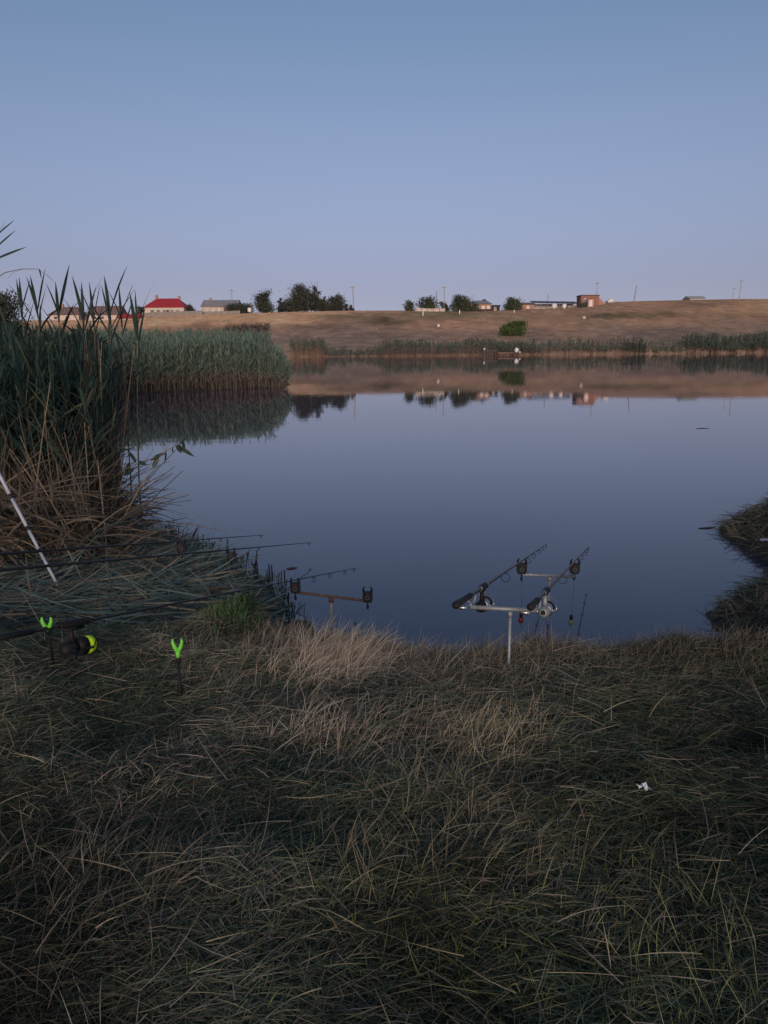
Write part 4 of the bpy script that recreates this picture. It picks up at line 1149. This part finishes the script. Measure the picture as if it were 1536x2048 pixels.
# hanging bite indicators
def indicator(px, py, at, m, label):
    q = P(px, py, at.y-.28)
    t = thing('bite_indicator', (q.x, q.y, q.z), label, 'bite indicator', 'bite indicators hanging under the rods')
    MB().lathe((0, 0, -.035), (0, 0, 1), [(0, .006), (.006, .016), (.032, .018), (.04, .010)], 12).build('body', m, t, True)
    MB().lathe((0, 0, .006), (0, 0, 1), [(0, .010), (.01, .012), (.03, .011), (.036, .004)], 12).build('head', 'black', t, True)
    MB().tube([(0, 0, .04), (at.x-q.x, at.y-.03-q.y, at.z-q.z-.01)], .0012, 5).build('cord', 'line', t)
    MB().tube([(0, 0, -.06), (0, 0, -.034)], .0015, 5).build('tail', 'line', t)
indicator(1042, 1236, A1, 'redpl', 'red bite indicator hanging under the dark rod')
indicator(1142, 1241, A2, 'yelpl', 'pale green bite indicator hanging under the brownish red rod')

# ---- left hand set
RA, TA = P(160, 1244, 3.4), P(712, 1136, 5.85)
AA = on_line(RA, TA, 590)
d = (TA-RA).normalized(); BA = RA-d*.62
rod('nearest black rod on the left with a chartreuse spool', BA, TA, (on_line(RA, TA, 150)-BA).length, 'dark', 1, 'carbon', .36, gl(BA, TA, (395, 540, 628, 660, 690, 708), (.022, .018, .015, .012, .009, .007)), .0095, 1.36)
for pxa, pya, pxt, pyt, pxal, Ya, Yt, lab in ((0, 1140, 622, 1085, 462, 4.2, 7.05, 'middle black rod on the left reaching over the water'), (0, 1108, 526, 1070, 362, 4.5, 7.0, 'farthest black rod on the left reaching over the water')):
    a, t2 = P(pxa, pya, Ya), P(pxt, pyt, Yt)
    dd = (t2-a).normalized(); b0 = a-dd*1.0
    rod(lab, b0, t2, .62, 'dark', 1, 'carbon', .36, gl(b0, t2, tuple(np.linspace(pxa+120, pxt-4, 6)), (.022, .018, .015, .012, .009, .007)), .0120, 1.4)
    q = on_line(a, t2, pxal)
    fz = max(gz(q.x, q.y), -.2)
    t = thing('bank_stick', (q.x, q.y, fz-.1), 'black stick with an alarm under the %s rod' % lab.split()[0], 'bank stick', 'bank sticks for single rods')
    alarm(t, q-t.location-Vector((0, 0, .008)), 1.2)
    MB().tube([(0, 0, -.1), (0, 0, q.z-t.location.z-.13)], .006, 8).build('upright', 'black', t, True)
    MB().lathe((0, 0, q.z-t.location.z-.15), (0, 0, 1), [(0, .008), (.02, .010), (.03, .008)], 8).build('collar', 'black', t, True)
lb, rb = P(588, 1184, AA.y), P(744, 1203, AA.y-.02)
xf = P(664, 1262, AA.y).x
AB = P(735, 1180, AA.y-.02)
stand_bar('rusty brown bar with two alarms on a pale upright in the water', lb, rb, Vector((xf, AA.y, -.2)), 'rust', .0095, .012, (AA-Vector((0, 0, .008)), AB), (), sm_='whitemetal')
# bright green rests
def v_rest(px, pyh, pxb, pyb, Ytop, label):
    top = P(px, pyh, Ytop)
    q = G(pxb, pyb)
    t = thing('rod_rest', (q.x, q.y, gz(q.x, q.y)), label, 'rod rest', 'bright green rod rests')
    tp = top-t.location; dd = tp.normalized()
    MB().tube([-dd*.08, tp*.45, tp*.45+dd*.001, tp-dd*.05], [.0075, .0075, .006, .006], 8).build('upright', 'black', t, True)
    MB().tube([tp-dd*.075, tp-dd*.05], [.010, .012], 8).build('collar', 'black', t, True)
    v = MB()
    v.tube([tp-dd*.05, tp-dd*.02], [.009, .011], 8)
    for s in (-1, 1):
        v.tube([tp-dd*.022, tp+Vector((s*.013, 0, -.004)), tp+Vector((s*.021, 0, .022)), tp+Vector((s*.019, 0, .036))], [.010, .009, .007, .004], 8)
    v.build('fork', 'vgreen', t, True)
    return t
qa = on_line(RA-d*.6, TA, 94)
v_rest(94, 1250, 108, 1336, qa.y, 'bright green forked rest under the handle of the nearest rod')
v_rest(355, 1293, 361, 1398, G(361, 1398).y+.02, 'empty bright green forked rest on a black stick')
# white banded pole leaning on the left
base = P(92, 1126, 5.35); topq = P(0, 952, 5.6); base = base-(topq-base).normalized()*.22
d = (topq-base).normalized()
t = thing('banded_pole', base, 'white pole with dark bands leaning at the left edge', 'pole')
s = 0.0
for L, m_ in ((.32, 'w'), (.02, 'b'), (.16, 'w'), (.035, 'b'), (.24, 'w'), (.04, 'b'), (.27, 'w'), (.04, 'b'), (.3, 'w'), (.03, 'b'), (.3, 'w')):
    MB().tube([d*s, d*(s+L-.002)], (.0105+.003*s) if m_ == 'w' else (.012+.003*s), 10).build('section' if m_ == 'w' else 'band', 'polewhite' if m_ == 'w' else 'poledark', t, True)
    s += L
# white pole end on the right bank
q = P(1520, 1080, 7.0); q2 = P(1570, 1078, 7.0)
o = MB().tube([(0, 0, 0), q2-q], .014, 8).build('white_stick', 'polewhite', None, True)
o.location = q; tag(o, 'white stick end lying on the right hand bank', 'stick')
# scrap of paper
q = G(1283, 1598)
t = thing('paper_scrap', (q.x, q.y, gz(q.x, q.y)+.04), 'crumpled white paper scrap on the dark grass', 'litter')
v = []; f = []
R = random.Random(5)
for i in range(5):
    for j in range(4):
        v.append((-.016+.008*i+R.uniform(-.002, .002), -.012+.008*j, .012*math.sin(i*1.3+j)*.6+R.uniform(-.003, .004)+.012*(i == 2)))
for i in range(4):
    for j in range(3): f.append((i*4+j, i*4+4+j, i*4+5+j, i*4+1+j))
m_ = MB().add(v, f).build('sheet', 'paper', t); m_.modifiers.new('thick', 'SOLIDIFY').thickness = .0015
b_ = MB().add([(.017, -.008, 0), (.028, -.010, -.006), (.026, .004, -.004), (.016, .004, .003)], [(0, 1, 2, 3)]).build('blue_corner', 'bluepl', t); b_.modifiers.new('thick', 'SOLIDIFY').thickness = .0015
# floating bits
for i, (px, py, L, lab) in enumerate(((1405, 857, .3, 'thin dark twig floating far out on the open water'), (268, 1033, .14, 'short reddish twig floating by the reeds'), (583, 1138, .09, 'floating bit of reed at the end of the stubble'), (1416, 1057, .2, 'dark twig floating beside the right hand bank'))):
    dd = ray(px, py); q = Vector((0, 0, CAMZ))+dd*(-CAMZ/dd.z)
    o = MB().tube([(-L/2, 0, .004), (0, .01, .008), (L/2, -.01+.02*i, .005)], [.005, .008, .004], 6).build('floating_twig', 'darkwood' if i != 1 else 'brick2', None, True)
    o.location = q; tag(o, lab, 'twig', 'twigs floating on the pond')
